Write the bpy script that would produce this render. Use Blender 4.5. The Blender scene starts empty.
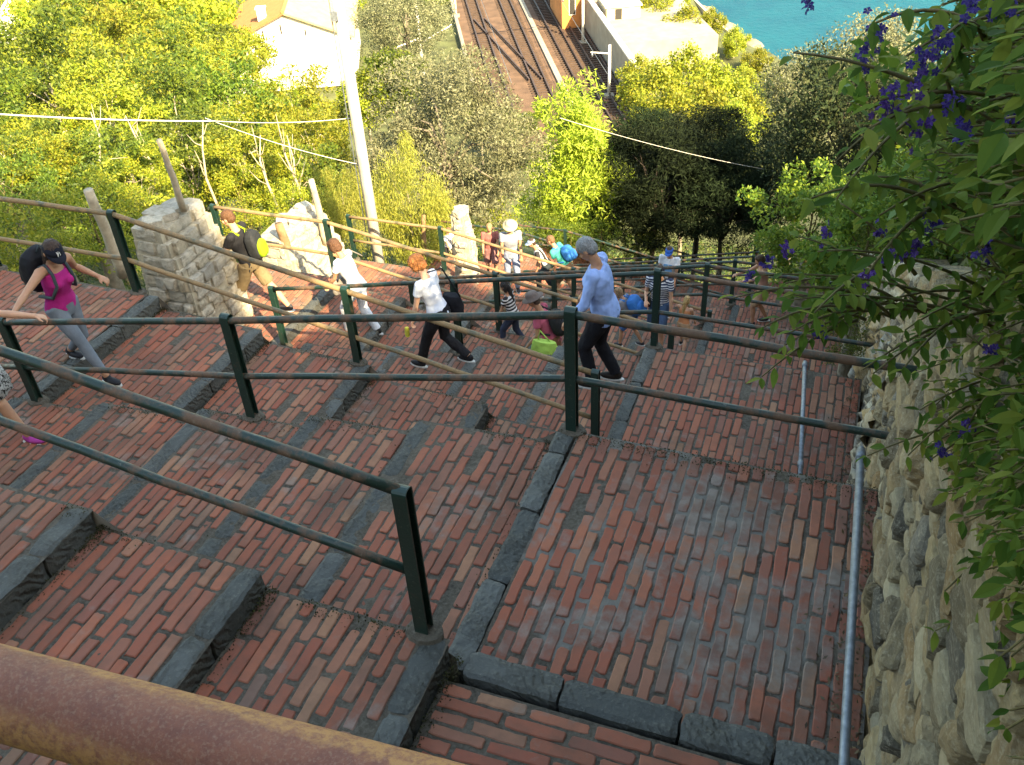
import bpy, bmesh, math, random
import numpy as np
from mathutils import Vector, Matrix, Euler, noise
R = math.radians
random.seed(7)
rng = np.random.default_rng(7)
scene = bpy.context.scene
COL = scene.collection
PHI = R(22)
CP, SP = math.cos(PHI), math.sin(PHI)

def W(s, t, z=0.0):
    return Vector((s*CP + t*SP, -s*SP + t*CP, z))
def ST(x, y):
    return x*CP - y*SP, x*SP + y*CP

# ---------------------------------------------------------------- camera
F = 930.0
cam = bpy.data.cameras.new('camera')
camo = bpy.data.objects.new('camera', cam); COL.objects.link(camo)
p_, r_ = R(37.0), R(-3.5)
fw = Vector((0, math.cos(p_), -math.sin(p_))); u0 = Vector((0, math.sin(p_), math.cos(p_))); x0 = Vector((1, 0, 0))
rt = math.cos(r_)*x0 + math.sin(r_)*u0
upv = -math.sin(r_)*x0 + math.cos(r_)*u0
camo.matrix_world = Matrix(((rt.x, upv.x, -fw.x, 0), (rt.y, upv.y, -fw.y, 0), (rt.z, upv.z, -fw.z, 0), (0, 0, 0, 1)))
cam.sensor_width = 36; cam.lens = F/1024*36
cam.clip_start = 0.05; cam.clip_end = 20000
scene.camera = camo
def ray(u, v):
    return rt*((u-512)/F) - upv*((v-382.5)/F) + fw
def at_y(u, v, y):
    d = ray(u, v); return d*(y/d.y)
def at_z(u, v, z):
    d = ray(u, v); return d*(z/d.z)
def at_d(u, v, dist):
    return ray(u, v).normalized()*dist

# ---------------------------------------------------------------- helpers
def tag(o, label=None, cat=None, group=None, kind=None):
    if label: o['label'] = label
    if cat: o['category'] = cat
    if group: o['group'] = group
    if kind: o['kind'] = kind
    return o
def empty(name, loc=(0, 0, 0), rz=0.0):
    o = bpy.data.objects.new(name, None); COL.objects.link(o)
    o.location = loc; o.rotation_euler = (0, 0, rz); o.empty_display_size = .2
    return o
class MB:
    def __init__(self): self.v = []; self.f = []
    def add(self, vs, fs):
        n = len(self.v); self.v += [tuple(a) for a in vs]; self.f += [tuple(i+n for i in f) for f in fs]
    def box(self, a, b, M=None):
        x0, y0, z0 = a; x1, y1, z1 = b
        vs = [Vector(p) for p in ((x0,y0,z0),(x1,y0,z0),(x1,y1,z0),(x0,y1,z0),(x0,y0,z1),(x1,y0,z1),(x1,y1,z1),(x0,y1,z1))]
        if M is not None: vs = [M @ v for v in vs]
        self.add(vs, [(0,3,2,1),(4,5,6,7),(0,1,5,4),(1,2,6,5),(2,3,7,6),(3,0,4,7)])
    def tube(self, pts, rad, n=10, caps=True, squash=1.0):
        pts = [Vector(p) for p in pts]
        if not hasattr(rad, '__len__'): rad = [rad]*len(pts)
        rings = []; prev = None
        for i, p in enumerate(pts):
            d = (pts[min(i+1, len(pts)-1)] - pts[max(i-1, 0)])
            if d.length < 1e-9: d = Vector((0, 0, 1))
            d.normalize()
            if prev is None:
                a = d.orthogonal().normalized()
            else:
                a = (prev - d*prev.dot(d))
                a = a.normalized() if a.length > 1e-6 else d.orthogonal().normalized()
            prev = a; b = d.cross(a)
            rings.append([p + (a*math.cos(2*math.pi*k/n) + b*math.sin(2*math.pi*k/n)*squash)*rad[i] for k in range(n)])
        vs = [v for r in rings for v in r]; fs = []
        for i in range(len(rings)-1):
            for k in range(n):
                fs.append((i*n+k, i*n+(k+1) % n, (i+1)*n+(k+1) % n, (i+1)*n+k))
        if caps:
            fs.append(tuple(range(n-1, -1, -1))); fs.append(tuple((len(rings)-1)*n+k for k in range(n)))
        self.add(vs, fs)
    def ball(self, c, r, rot=None, nu=12, nv=8):
        c = Vector(c)
        if not hasattr(r, '__len__'): r = (r, r, r)
        vs = []; fs = []
        for j in range(1, nv):
            th = math.pi*j/nv
            for i in range(nu):
                ph = 2*math.pi*i/nu
                q = Vector((r[0]*math.sin(th)*math.cos(ph), r[1]*math.sin(th)*math.sin(ph), r[2]*math.cos(th)))
                if rot is not None: q = rot @ q
                vs.append(c+q)
        a = Vector((0, 0, r[2])); b = Vector((0, 0, -r[2]))
        if rot is not None: a = rot @ a; b = rot @ b
        vs += [c+a, c+b]; A = len(vs)-2
        for j in range(nv-2):
            for i in range(nu):
                fs.append((j*nu+i, (j+1)*nu+i, (j+1)*nu+(i+1) % nu, j*nu+(i+1) % nu))
        for i in range(nu):
            fs.append((A, i, (i+1) % nu)); fs.append((A+1, (nv-2)*nu+(i+1) % nu, (nv-2)*nu+i))
        self.add(vs, fs)
    def loft(self, rings, caps=True):
        n = len(rings[0]); vs = [v for r in rings for v in r]; fs = []
        for i in range(len(rings)-1):
            for k in range(n):
                fs.append((i*n+k, i*n+(k+1) % n, (i+1)*n+(k+1) % n, (i+1)*n+k))
        if caps:
            fs.append(tuple(range(n-1, -1, -1))); fs.append(tuple((len(rings)-1)*n+k for k in range(n)))
        self.add(vs, fs)
    def mesh(self, name, mat, origin=(0, 0, 0), smooth=False):
        me = bpy.data.meshes.new(name)
        ox, oy, oz = origin
        me.from_pydata([(a-ox, b-oy, c-oz) for a, b, c in self.v], [], self.f)
        if mat is not None: me.materials.append(mat)
        if smooth: me.polygons.foreach_set('use_smooth', [True]*len(me.polygons))
        me.update()
        return me
    def build(self, name, mat, parent=None, origin=(0, 0, 0), smooth=False):
        o = bpy.data.objects.new(name, self.mesh(name, mat, origin, smooth)); COL.objects.link(o)
        if parent is not None: o.parent = parent
        return o
def np_mesh(name, V, Fc, mat, nper=4, smooth=False):
    me = bpy.data.meshes.new(name)
    V = np.ascontiguousarray(V, dtype=np.float32); Fc = np.ascontiguousarray(Fc, dtype=np.int32)
    me.vertices.add(len(V)); me.vertices.foreach_set('co', V.ravel())
    me.loops.add(Fc.size); me.loops.foreach_set('vertex_index', Fc.ravel())
    me.polygons.add(len(Fc)); me.polygons.foreach_set('loop_start', np.arange(0, Fc.size, nper, dtype=np.int32))
    me.polygons.foreach_set('loop_total', np.full(len(Fc), nper, dtype=np.int32))
    if smooth: me.polygons.foreach_set('use_smooth', np.ones(len(Fc), dtype=bool))
    me.materials.append(mat); me.update(calc_edges=True); me.validate()
    return me
def link(name, me, parent=None, loc=None, rz=None):
    o = bpy.data.objects.new(name, me); COL.objects.link(o)
    if parent is not None: o.parent = parent
    if loc is not None: o.location = loc
    if rz is not None: o.rotation_euler = (0, 0, rz)
    return o

# ---------------------------------------------------------------- materials
def nodes(name):
    m = bpy.data.materials.new(name); m.use_nodes = True
    nt = m.node_tree; return m, nt, nt.nodes['Principled BSDF'], nt.nodes['Material Output']
def N(nt, t, **kw):
    n = nt.nodes.new(t)
    for k, v in kw.items():
        if k in n.inputs: n.inputs[k].default_value = v
        else: setattr(n, k, v)
    return n
def mixc(nt, fac, a, b):
    n = nt.nodes.new('ShaderNodeMix'); n.data_type = 'RGBA'
    for k, v in ((0, fac), (6, a), (7, b)):
        if hasattr(v, 'links'): nt.links.new(v, n.inputs[k])
        else: n.inputs[k].default_value = v if k == 0 else (*v, 1) if len(v) == 3 else v
    return n.outputs[2]
def ramp(nt, fac, stops, interp='LINEAR'):
    n = nt.nodes.new('ShaderNodeValToRGB'); cr = n.color_ramp; cr.interpolation = interp
    while len(cr.elements) < len(stops): cr.elements.new(.5)
    for e, (p, c) in zip(cr.elements, stops):
        e.position = p; e.color = (*c, 1) if hasattr(c, '__len__') else (c, c, c, 1)
    nt.links.new(fac, n.inputs[0]); return n.outputs[0]
def tc(nt, kind='Object'):
    return nt.nodes.new('ShaderNodeTexCoord').outputs[kind]
def noi(nt, vec, scale, detail=4, rough=.55, dist=0):
    n = N(nt, 'ShaderNodeTexNoise', Scale=scale, Detail=detail, Roughness=rough, Distortion=dist)
    if vec is not None: nt.links.new(vec, n.inputs['Vector'])
    return n.outputs['Fac']
def bump(nt, h, strength, dist, bs, normal=None):
    b = N(nt, 'ShaderNodeBump', Strength=strength, Distance=dist)
    nt.links.new(h, b.inputs['Height'])
    if normal is not None: nt.links.new(normal, b.inputs['Normal'])
    nt.links.new(b.outputs[0], bs.inputs['Normal']); return b.outputs[0]
def simple(name, col, rough=.7, var=.25, scale=6, bmp=.15, metal=0, spec=.4):
    m, nt, bs, _ = nodes(name)
    v = tc(nt)
    n = noi(nt, v, scale, 5)
    lo = tuple(c*(1-var) for c in col); hi = tuple(min(1, c*(1+var)) for c in col)
    f = ramp(nt, n, [(.3, 0), (.7, 1)])
    nt.links.new(mixc(nt, f, lo, hi), bs.inputs['Base Color'])
    bs.inputs['Roughness'].default_value = rough; bs.inputs['Metallic'].default_value = metal
    bs.inputs['Specular IOR Level'].default_value = spec
    if bmp: bump(nt, noi(nt, v, scale*6, 4), bmp, .01, bs)
    return m

M = {}
def brick_mat(name, cement=False):
    m, nt, bs, _ = nodes(name); L = nt.links
    v = tc(nt); g = nt.nodes.new('ShaderNodeNewGeometry')
    c = ramp(nt, g.outputs['Random Per Island'], [(0, (.22, .074, .046)), (.18, (.33, .10, .056)), (.36, (.27, .08, .05)), (.52, (.38, .13, .072)), (.68, (.25, .088, .06)), (.8, (.35, .155, .09)), (.9, (.24, .10, .07)), (.96, (.36, .18, .10)), (1, (.20, .12, .09))])
    d = noi(nt, v, 28, 5, .65)
    c = mixc(nt, ramp(nt, d, [(.35, 0), (.75, .4)]), c, (.19, .095, .07))
    dz = ramp(nt, noi(nt, v, 1.3, 5, .7), [(.46, 0), (.66, .55)])
    c = mixc(nt, dz, c, (.085, .058, .042))
    # worn, lichen and cement smears over the brick faces
    w = noi(nt, v, 2.1, 6, .62, .4)
    w2 = noi(nt, v, 9, 5, .6)
    ad = N(nt, 'ShaderNodeMath', operation='ADD'); L.new(w, ad.inputs[0]); L.new(w2, ad.inputs[1])
    fac = ramp(nt, ad.outputs[0], [(.5, 0), (.545, .0), (.62, .75), (.75, .85)]) if False else None
    wa = N(nt, 'ShaderNodeMath', operation='MULTIPLY'); L.new(w, wa.inputs[0]); wa.inputs[1].default_value = .74
    mp = N(nt, 'ShaderNodeMath', operation='MULTIPLY_ADD'); L.new(w2, mp.inputs[0]); mp.inputs[1].default_value = .26; L.new(wa.outputs[0], mp.inputs[2])
    if cement:
        dv = N(nt, 'ShaderNodeVectorMath', operation='DISTANCE'); L.new(v, dv.inputs[0]); dv.inputs[1].default_value = cement
        mr = N(nt, 'ShaderNodeMapRange'); L.new(dv.outputs['Value'], mr.inputs[0])
        mr.inputs[1].default_value = .1; mr.inputs[2].default_value = 1.0; mr.inputs[3].default_value = .115; mr.inputs[4].default_value = 0
        a2 = N(nt, 'ShaderNodeMath', operation='ADD'); L.new(mp.outputs[0], a2.inputs[0]); L.new(mr.outputs[0], a2.inputs[1]); src = a2.outputs[0]
    else: src = mp.outputs[0]
    f = ramp(nt, src, [(.53, 0), (.64, .72), (.75, .85)] if cement else [(.56, 0), (.64, .55), (.75, .7)])
    cc = mixc(nt, ramp(nt, w2, [(.35, 0), (.65, 1)]), (.11, .10, .088), (.22, .205, .18))
    c = mixc(nt, f, c, cc)
    L.new(c, bs.inputs['Base Color']); bs.inputs['Roughness'].default_value = .82; bs.inputs['Specular IOR Level'].default_value = .3
    bump(nt, noi(nt, v, 70, 6, .7), .35, .01, bs)
    return m
M['brick'] = brick_mat('worn_brick')
M['brick_cement'] = brick_mat('cement_smeared_brick', (-.55, 3.75, -4.3))
def mortar(cement=None):
    m, nt, bs, _ = nodes('old_mortar'); v = tc(nt); L = nt.links
    a = noi(nt, v, 3.0, 6, .65); b = noi(nt, v, 40, 5, .7)
    c = mixc(nt, ramp(nt, a, [(.35, 0), (.65, 1)]), (.036, .029, .020), (.098, .080, .058))
    c = mixc(nt, ramp(nt, b, [(.4, 0), (.75, .6)]), c, (.19, .165, .13))
    if cement:
        dv = N(nt, 'ShaderNodeVectorMath', operation='DISTANCE'); L.new(v, dv.inputs[0]); dv.inputs[1].default_value = cement
        mr = N(nt, 'ShaderNodeMapRange'); L.new(dv.outputs['Value'], mr.inputs[0]); mr.inputs[1].default_value = .1; mr.inputs[2].default_value = 1.1; mr.inputs[3].default_value = .13; mr.inputs[4].default_value = 0
        a2 = N(nt, 'ShaderNodeMath', operation='ADD'); L.new(noi(nt, v, 2.6, 6, .65, .4), a2.inputs[0]); L.new(mr.outputs[0], a2.inputs[1])
        c = mixc(nt, ramp(nt, a2.outputs[0], [(.5, 0), (.6, .8)]), c, (.18, .17, .15))
    nt.links.new(c, bs.inputs['Base Color']); bs.inputs['Roughness'].default_value = .95
    bump(nt, b, .8, .02, bs); return m
M['mortar'] = mortar()
def edge_mat():
    m, nt, bs, _ = nodes('blue_grey_stone'); v = tc(nt); L = nt.links
    a = noi(nt, v, 5, 6, .6); b = noi(nt, v, 45, 5, .7)
    g = nt.nodes.new('ShaderNodeNewGeometry')
    c = mixc(nt, g.outputs['Random Per Island'], (.048, .053, .050), (.10, .105, .098))
    c = mixc(nt, ramp(nt, a, [(.4, 0), (.7, .7)]), c, (.045, .043, .033))
    c = mixc(nt, ramp(nt, b, [(.55, 0), (.8, .6)]), c, (.20, .20, .17))
    L.new(c, bs.inputs['Base Color']); bs.inputs['Roughness'].default_value = .75
    w = N(nt, 'ShaderNodeTexWave', Scale=13, Distortion=6, Detail=3); w.bands_direction = 'DIAGONAL'; w.inputs['Detail Scale'].default_value = 1.6
    L.new(v, w.inputs['Vector'])
    w.inputs['Scale'].default_value = 9
    mul = N(nt, 'ShaderNodeMath', operation='MULTIPLY'); L.new(w.outputs['Fac'], mul.inputs[0]); L.new(ramp(nt, a, [(.42, 0), (.55, 1)]), mul.inputs[1])
    ad = N(nt, 'ShaderNodeMath', operation='ADD'); L.new(mul.outputs[0], ad.inputs[0]); L.new(b, ad.inputs[1])
    bump(nt, ad.outputs[0], .85, .013, bs); return m
M['edge'] = edge_mat()
def paint_rust(name, col, rust, amount, hi=(.32, .15, .07)):
    m, nt, bs, _ = nodes(name); v = tc(nt); L = nt.links
    a = noi(nt, v, 4.5, 8, .7); b = noi(nt, v, 45, 4, .6)
    rc = mixc(nt, b, rust, hi)
    f = ramp(nt, a, [(amount-.06, 0), (amount+.05, 1)])
    c = mixc(nt, f, rc, col)
    c = mixc(nt, ramp(nt, b, [(.62, 0), (.8, .4)]), c, (.28, .27, .22))
    L.new(c, bs.inputs['Base Color'])
    L.new(ramp(nt, f, [(0, .8), (1, .38)]), bs.inputs['Roughness'])
    bump(nt, b, .25, .006, bs); return m
M['green_rail'] = paint_rust('green_rail_paint', (.010, .030, .023), (.085, .045, .028), .48, (.17, .10, .06))
M['rust_sunlit_rail'] = paint_rust('rusty_sunlit_rail_paint', (.10, .09, .05), (.17, .10, .05), .56, (.34, .23, .11))  # rust and worn paint, lightened to yellow to stand for sunlight on the rails
M['post'] = paint_rust('green_post_paint', (.010, .034, .026), (.07, .04, .03), .36, (.14, .10, .07))
M['galv'] = simple('galvanised_steel', (.20, .23, .26), .5, .3, 25, .15, .5)
def near_rust():
    m, nt, bs, _ = nodes('flaking_rust'); v = tc(nt); L = nt.links
    a = noi(nt, v, 55, 10, .78); b = noi(nt, v, 420, 5, .6)
    c = mixc(nt, ramp(nt, a, [(.38, 0), (.62, 1)]), (.17, .05, .032), (.26, .085, .045))
    c = mixc(nt, ramp(nt, b, [(.5, 0), (.72, .5)]), c, (.36, .22, .14))
    # blistered orange zone and bare paint low on the tube
    sx = N(nt, 'ShaderNodeSeparateXYZ'); L.new(v, sx.inputs[0])
    ad = N(nt, 'ShaderNodeMath', operation='MULTIPLY_ADD'); L.new(a, ad.inputs[0]); ad.inputs[1].default_value = .022; L.new(sx.outputs['Y'], ad.inputs[2])
    z0 = ad.outputs[0]
    mr = N(nt, 'ShaderNodeMapRange'); L.new(z0, mr.inputs[0]); mr.inputs[1].default_value = -.022; mr.inputs[2].default_value = .042
    f2 = ramp(nt, mr.outputs[0], [(0, 1), (.13, 1), (.16, 0), (1, 0)])
    f3 = ramp(nt, mr.outputs[0], [(.10, 0), (.17, .9), (.3, .7), (.4, 0), (.9, 0), (.98, .8)])
    mm = N(nt, 'ShaderNodeMath', operation='MULTIPLY'); L.new(f3, mm.inputs[0]); L.new(ramp(nt, noi(nt, v, 160, 6, .75), [(.40, .1), (.56, 1)]), mm.inputs[1]); f3 = mm.outputs[0]
    c = mixc(nt, f3, c, (.46, .22, .07))
    c = mixc(nt, f2, c, mixc(nt, ramp(nt, b, [(.5, 0), (.6, 1)]), (.24, .28, .30), (.14, .055, .03)))
    L.new(c, bs.inputs['Base Color']); bs.inputs['Roughness'].default_value = .62
    bump(nt, a, .6, .004, bs); return m
M['near_rust'] = near_rust()
def vcol_rock(name, sat=1.0, dark=(.05, .045, .03), scale=(1, 1, 1)):
    m, nt, bs, _ = nodes(name); v = tc(nt); L = nt.links
    mp_ = N(nt, 'ShaderNodeMapping'); mp_.inputs['Scale'].default_value = scale; L.new(v, mp_.inputs[0]); v = mp_.outputs[0]
    at = N(nt, 'ShaderNodeAttribute', attribute_name='Col')
    a = noi(nt, v, 7, 7, .65, .5); b = noi(nt, v, 34, 6, .7)
    c = mixc(nt, ramp(nt, a, [(.4, 0), (.7, .6)]), at.outputs['Color'], (.36, .25, .11))
    c = mixc(nt, ramp(nt, b, [(.5, 0), (.8, .5)]), c, (.56, .52, .42))
    c = mixc(nt, ramp(nt, noi(nt, v, 11, 5), [(.5, 0), (.62, .85)]), c, dark)
    L.new(c, bs.inputs['Base Color']); bs.inputs['Roughness'].default_value = .92
    bump(nt, b, .8, .03, bs); return m
M['pierstone'] = None
M['rock'] = vcol_rock('rough_limestone', dark=(.035, .03, .02), scale=(1.2, .38, 1.7))
M['masonry'] = vcol_rock('pale_rubble_masonry', dark=(.16, .15, .12))
def blockstone(name='masonry_blocks', stops=None, dirt=(.17, .15, .11), scale=(1, 1, 1)):
    m, nt, bs, _ = nodes(name); v = tc(nt); mp_ = N(nt, 'ShaderNodeMapping'); mp_.inputs['Scale'].default_value = scale; nt.links.new(v, mp_.inputs[0]); v = mp_.outputs[0]; g = nt.nodes.new('ShaderNodeNewGeometry')
    c = ramp(nt, g.outputs['Random Per Island'], stops or [(0, (.44, .40, .32)), (.3, (.56, .51, .42)), (.55, (.36, .34, .29)), (.8, (.60, .54, .43)), (1, (.45, .38, .27))])
    c = mixc(nt, ramp(nt, noi(nt, v, 9, 6, .7), [(.45, 0), (.68, .45 if stops else .7)]), c, dirt)
    nt.links.new(c, bs.inputs['Base Color']); bs.inputs['Roughness'].default_value = .92
    c = mixc(nt, ramp(nt, noi(nt, v, 55, 5, .75), [(.5, 0), (.72, .55)]), c, (.66, .58, .42)) if stops else c
    nt.links.new(c, bs.inputs['Base Color'])
    bump(nt, noi(nt, v, 22, 8, .75), .9, .05, bs); return m
M['blocks'] = blockstone()
M['wallstone'] = blockstone('wall_stones', [(0, (.36, .24, .11)), (.2, (.48, .37, .20)), (.38, (.18, .14, .085)), (.52, (.56, .47, .30)), (.66, (.33, .20, .08)), (.8, (.44, .35, .21)), (.9, (.09, .075, .05)), (1, (.27, .24, .19))], (.10, .08, .05), (1, .5, 2))
M['pole'] = simple('weathered_pole', (.46, .43, .37), .85, .2, 3, .3)
M['retain'] = simple('retaining_stone', (.22, .20, .165), .95, .5, 4, .8)
def leafmat(name, cols, trans=.35, rough=.55, gloss=.35, objvar=.25):
    m, nt, bs, out = nodes(name); L = nt.links
    g = nt.nodes.new('ShaderNodeNewGeometry'); oi = nt.nodes.new('ShaderNodeObjectInfo')
    n = len(cols)
    c = ramp(nt, g.outputs['Random Per Island'], [(i/(n-1), k) for i, k in enumerate(cols)])
    hs = N(nt, 'ShaderNodeHueSaturation'); L.new(c, hs.inputs['Color'])
    mr = N(nt, 'ShaderNodeMapRange'); L.new(oi.outputs['Random'], mr.inputs[0]); mr.inputs[3].default_value = 1-objvar; mr.inputs[4].default_value = 1+objvar
    L.new(mr.outputs[0], hs.inputs['Value'])
    mh = N(nt, 'ShaderNodeMapRange'); L.new(oi.outputs['Random'], mh.inputs[0]); mh.inputs[3].default_value = .485; mh.inputs[4].default_value = .515
    L.new(mh.outputs[0], hs.inputs['Hue'])
    c = hs.outputs[0]
    L.new(c, bs.inputs['Base Color']); bs.inputs['Roughness'].default_value = rough; bs.inputs['Specular IOR Level'].default_value = gloss
    tr = N(nt, 'ShaderNodeBsdfTranslucent'); br = N(nt, 'ShaderNodeBrightContrast', Bright=.02); L.new(c, br.inputs[0]); L.new(br.outputs[0], tr.inputs[0])
    mx = N(nt, 'ShaderNodeMixShader'); mx.inputs[0].default_value = trans
    L.new(bs.outputs[0], mx.inputs[1]); L.new(tr.outputs[0], mx.inputs[2]); L.new(mx.outputs[0], out.inputs['Surface'])
    return m
M['leaf_robinia'] = leafmat('yellow_green_leaves', [(.10, .15, .014), (.20, .25, .02), (.29, .31, .03), (.38, .36, .045)])
M['leaf_mid'] = leafmat('mid_green_leaves', [(.04, .08, .012), (.10, .155, .018), (.18, .22, .025)])
M['leaf_olive'] = leafmat('silver_olive_leaves', [(.08, .095, .045), (.16, .17, .085), (.25, .25, .14), (.13, .145, .065)], .2)
M['leaf_gold'] = leafmat('golden_green_leaves', [(.22, .30, .03), (.33, .40, .05), (.41, .44, .07)], .4)
M['leaf_weep'] = leafmat('weeping_yellow_leaves', [(.22, .26, .04), (.32, .33, .06), (.40, .38, .08)], .4)
M['leaf_pine_shade'] = leafmat('shade_dark_pine_needles', [(.008, .014, .007), (.013, .022, .010), (.022, .034, .014)], .06, .8, .08)  # near-black needles: the shade on these trees is put into their colour
M['leaf_dark_shade'] = leafmat('shade_dark_evergreen_leaves', [(.014, .022, .010), (.024, .036, .014), (.055, .06, .025)], .15, .7, .12)  # leaf colour darkened to carry the shade of the trees
M['leaf_laurel'] = leafmat('bright_laurel_leaves', [(.05, .12, .014), (.12, .20, .02), (.23, .29, .03)], .35)
M['leaf_duranta'] = leafmat('broad_green_leaves', [(.035, .11, .014), (.07, .17, .022), (.13, .23, .032), (.23, .30, .05)], .55, .6, .15, .1)
M['leaf_ground'] = leafmat('undergrowth_leaves', [(.02, .045, .01), (.05, .085, .015), (.10, .13, .02), (.12, .10, .04)], .3)
M['bark'] = simple('grey_bark', (.20, .17, .125), .95, .4, 5, .8)
M['bark_pale'] = simple('pale_bark', (.36, .31, .23), .95, .35, 5, .7)
M['bark_dark'] = simple('dark_bark', (.06, .045, .035), .95, .4, 5, .7)
M['stem'] = simple('green_stem', (.12, .10, .04), .8, .4, 30, .2)
M['petal'] = leafmat('violet_petals', [(.03, .012, .13), (.055, .025, .21), (.09, .05, .27)], .3, .6, .2, .1)
M['soil'] = simple('hillside_soil', (.075, .085, .03), .98, .5, .6, .8)

# ---------------------------------------------------------------- world & sun (stair frame: s across, t downhill)
SUN_ST = (.66, -.50, .62)
sd = W(SUN_ST[0], SUN_ST[1], SUN_ST[2]).normalized()
elev = math.asin(sd.z); az = math.atan2(sd.x, sd.y)
w = bpy.data.worlds.new('World'); scene.world = w; w.use_nodes = True
nt = w.node_tree; bg = nt.nodes['Background']
sky = nt.nodes.new('ShaderNodeTexSky'); sky.sky_type = 'NISHITA'; sky.sun_disc = False
sky.sun_elevation = elev; sky.sun_rotation = az; sky.air_density = 1.2; sky.dust_density = 1.5
nt.links.new(sky.outputs[0], bg.inputs[0]); bg.inputs[1].default_value = .15
sun = bpy.data.lights.new('sun', 'SUN'); sun.energy = 5.0; sun.angle = R(.53); sun.color = (1, .86, .66)
suno = bpy.data.objects.new('sun', sun); COL.objects.link(suno)
suno.rotation_euler = sd.to_track_quat('Z', 'Y').to_euler()
scene.view_settings.view_transform = 'Standard'; scene.view_settings.look = 'None'
scene.view_settings.exposure = 2.1; scene.view_settings.use_white_balance = True; scene.view_settings.white_balance_temperature = 8200; scene.view_settings.white_balance_tint = 4
scene.view_settings.gamma = 1; scene.view_settings.use_curve_mapping = False
cy = scene.cycles
cy.max_bounces = 6; cy.diffuse_bounces = 3; cy.glossy_bounces = 2; cy.transmission_bounces = 3; cy.transparent_max_bounces = 4
try: cy.use_denoising = True
except Exception: pass
# ================================================================ PEOPLE
def remesh(mb, name, mat, parent, vox, smooth_it=3, wr=0.0, wf=14, seed=0, offs=0.0):
    me = mb.mesh('tmp', None, (0, 0, 0)); o = bpy.data.objects.new('tmp', me); COL.objects.link(o)
    m = o.modifiers.new('r', 'REMESH'); m.mode = 'VOXEL'; m.voxel_size = vox; m.adaptivity = 0
    if smooth_it:
        s = o.modifiers.new('s', 'SMOOTH'); s.factor = .5; s.iterations = smooth_it
    dg = bpy.context.evaluated_depsgraph_get(); ev = o.evaluated_get(dg)
    nm = bpy.data.meshes.new_from_object(ev, depsgraph=dg); nm.name = name
    bpy.data.objects.remove(o); bpy.data.meshes.remove(me)
    if wr:
        nm.update(); n = len(nm.vertices)
        NR = np.zeros(n*3, dtype=np.float32); nm.vertices.foreach_get('normal', NR); NR = NR.reshape(-1, 3)
        CO = np.zeros(n*3, dtype=np.float32); nm.vertices.foreach_get('co', CO); CO = CO.reshape(-1, 3)
        KK = np.zeros((n, 1), dtype=np.float32)
        for vi, cc_ in enumerate(CO.tolist()):
            c = Vector(cc_); KK[vi] = noise.noise(Vector((c.x*wf+seed, c.y*wf, c.z*wf*.6)))+.6*noise.noise(Vector((c.x*wf*2.3, c.y*wf*2.3+seed, c.z*wf*1.5)))
        CO = CO+NR*KK*wr; nm.vertices.foreach_set('co', CO.ravel())
    nm.materials.clear(); nm.materials.append(mat)
    nm.polygons.foreach_set('use_smooth', [True]*len(nm.polygons)); nm.update()
    return link(name, nm, parent)
def cloth(name, col, rough=.85, var=.14, scale=9):
    return simple(name, col, rough, max(var, .2), 5, .55, 0, .2)
def skinmat(name, col):
    m = simple(name, col, .55, .1, 12, .08); bs = m.node_tree.nodes['Principled BSDF']
    bs.inputs['Subsurface Weight'].default_value = .08; bs.inputs['Subsurface Radius'].default_value = (.02, .008, .004); return m
M['skin'] = skinmat('skin', (.52, .29, .19)); M['skin_tan'] = skinmat('tanned_skin', (.42, .22, .135)); M['skin_pale'] = skinmat('pale_skin', (.60, .36, .26))
M['eye'] = simple('eye_dark', (.03, .02, .015), .3, 0, 1, 0); M['lip'] = simple('lips', (.38, .13, .11), .5, .1, 5, 0)
def hairmat(name, col): return simple(name, col, .6, .45, 60, .7)
def stripes(name, a, b, freq, axis='Z'):
    m, nt, bs, _ = nodes(name); v = tc(nt); s = N(nt, 'ShaderNodeSeparateXYZ'); nt.links.new(v, s.inputs[0])
    k = N(nt, 'ShaderNodeMath', operation='MULTIPLY'); nt.links.new(s.outputs[axis], k.inputs[0]); k.inputs[1].default_value = freq
    f = N(nt, 'ShaderNodeMath', operation='FRACT'); nt.links.new(k.outputs[0], f.inputs[0])
    nt.links.new(mixc(nt, ramp(nt, f.outputs[0], [(0, 0), (.55, 1)], 'CONSTANT'), a, b), bs.inputs['Base Color']); bs.inputs['Roughness'].default_value = .85; return m
def pattern(name, a, b):
    m, nt, bs, _ = nodes(name); v = tc(nt); n = noi(nt, v, 34, 3, .6, 1.5)
    nt.links.new(mixc(nt, ramp(nt, n, [(.47, 0), (.5, 1)]), a, b), bs.inputs['Base Color']); bs.inputs['Roughness'].default_value = .85; return m
def ik(a, c, l1, l2, pole):
    d = c-a; L = min(d.length, (l1+l2)*.999); dn = d.normalized(); c = a+dn*L
    x = (l1*l1-l2*l2+L*L)/(2*L); h = math.sqrt(max(0, l1*l1-x*x))
    p = pole-dn*pole.dot(dn); p = p.normalized() if p.length > 1e-5 else dn.orthogonal().normalized()
    return a+dn*x+p*h, c
def ring(c, ax, ay, rx, ry, n=20):
    return [c+ax*(math.cos(2*math.pi*i/n)*rx)+ay*(math.sin(2*math.pi*i/n)*ry) for i in range(n)]
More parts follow.
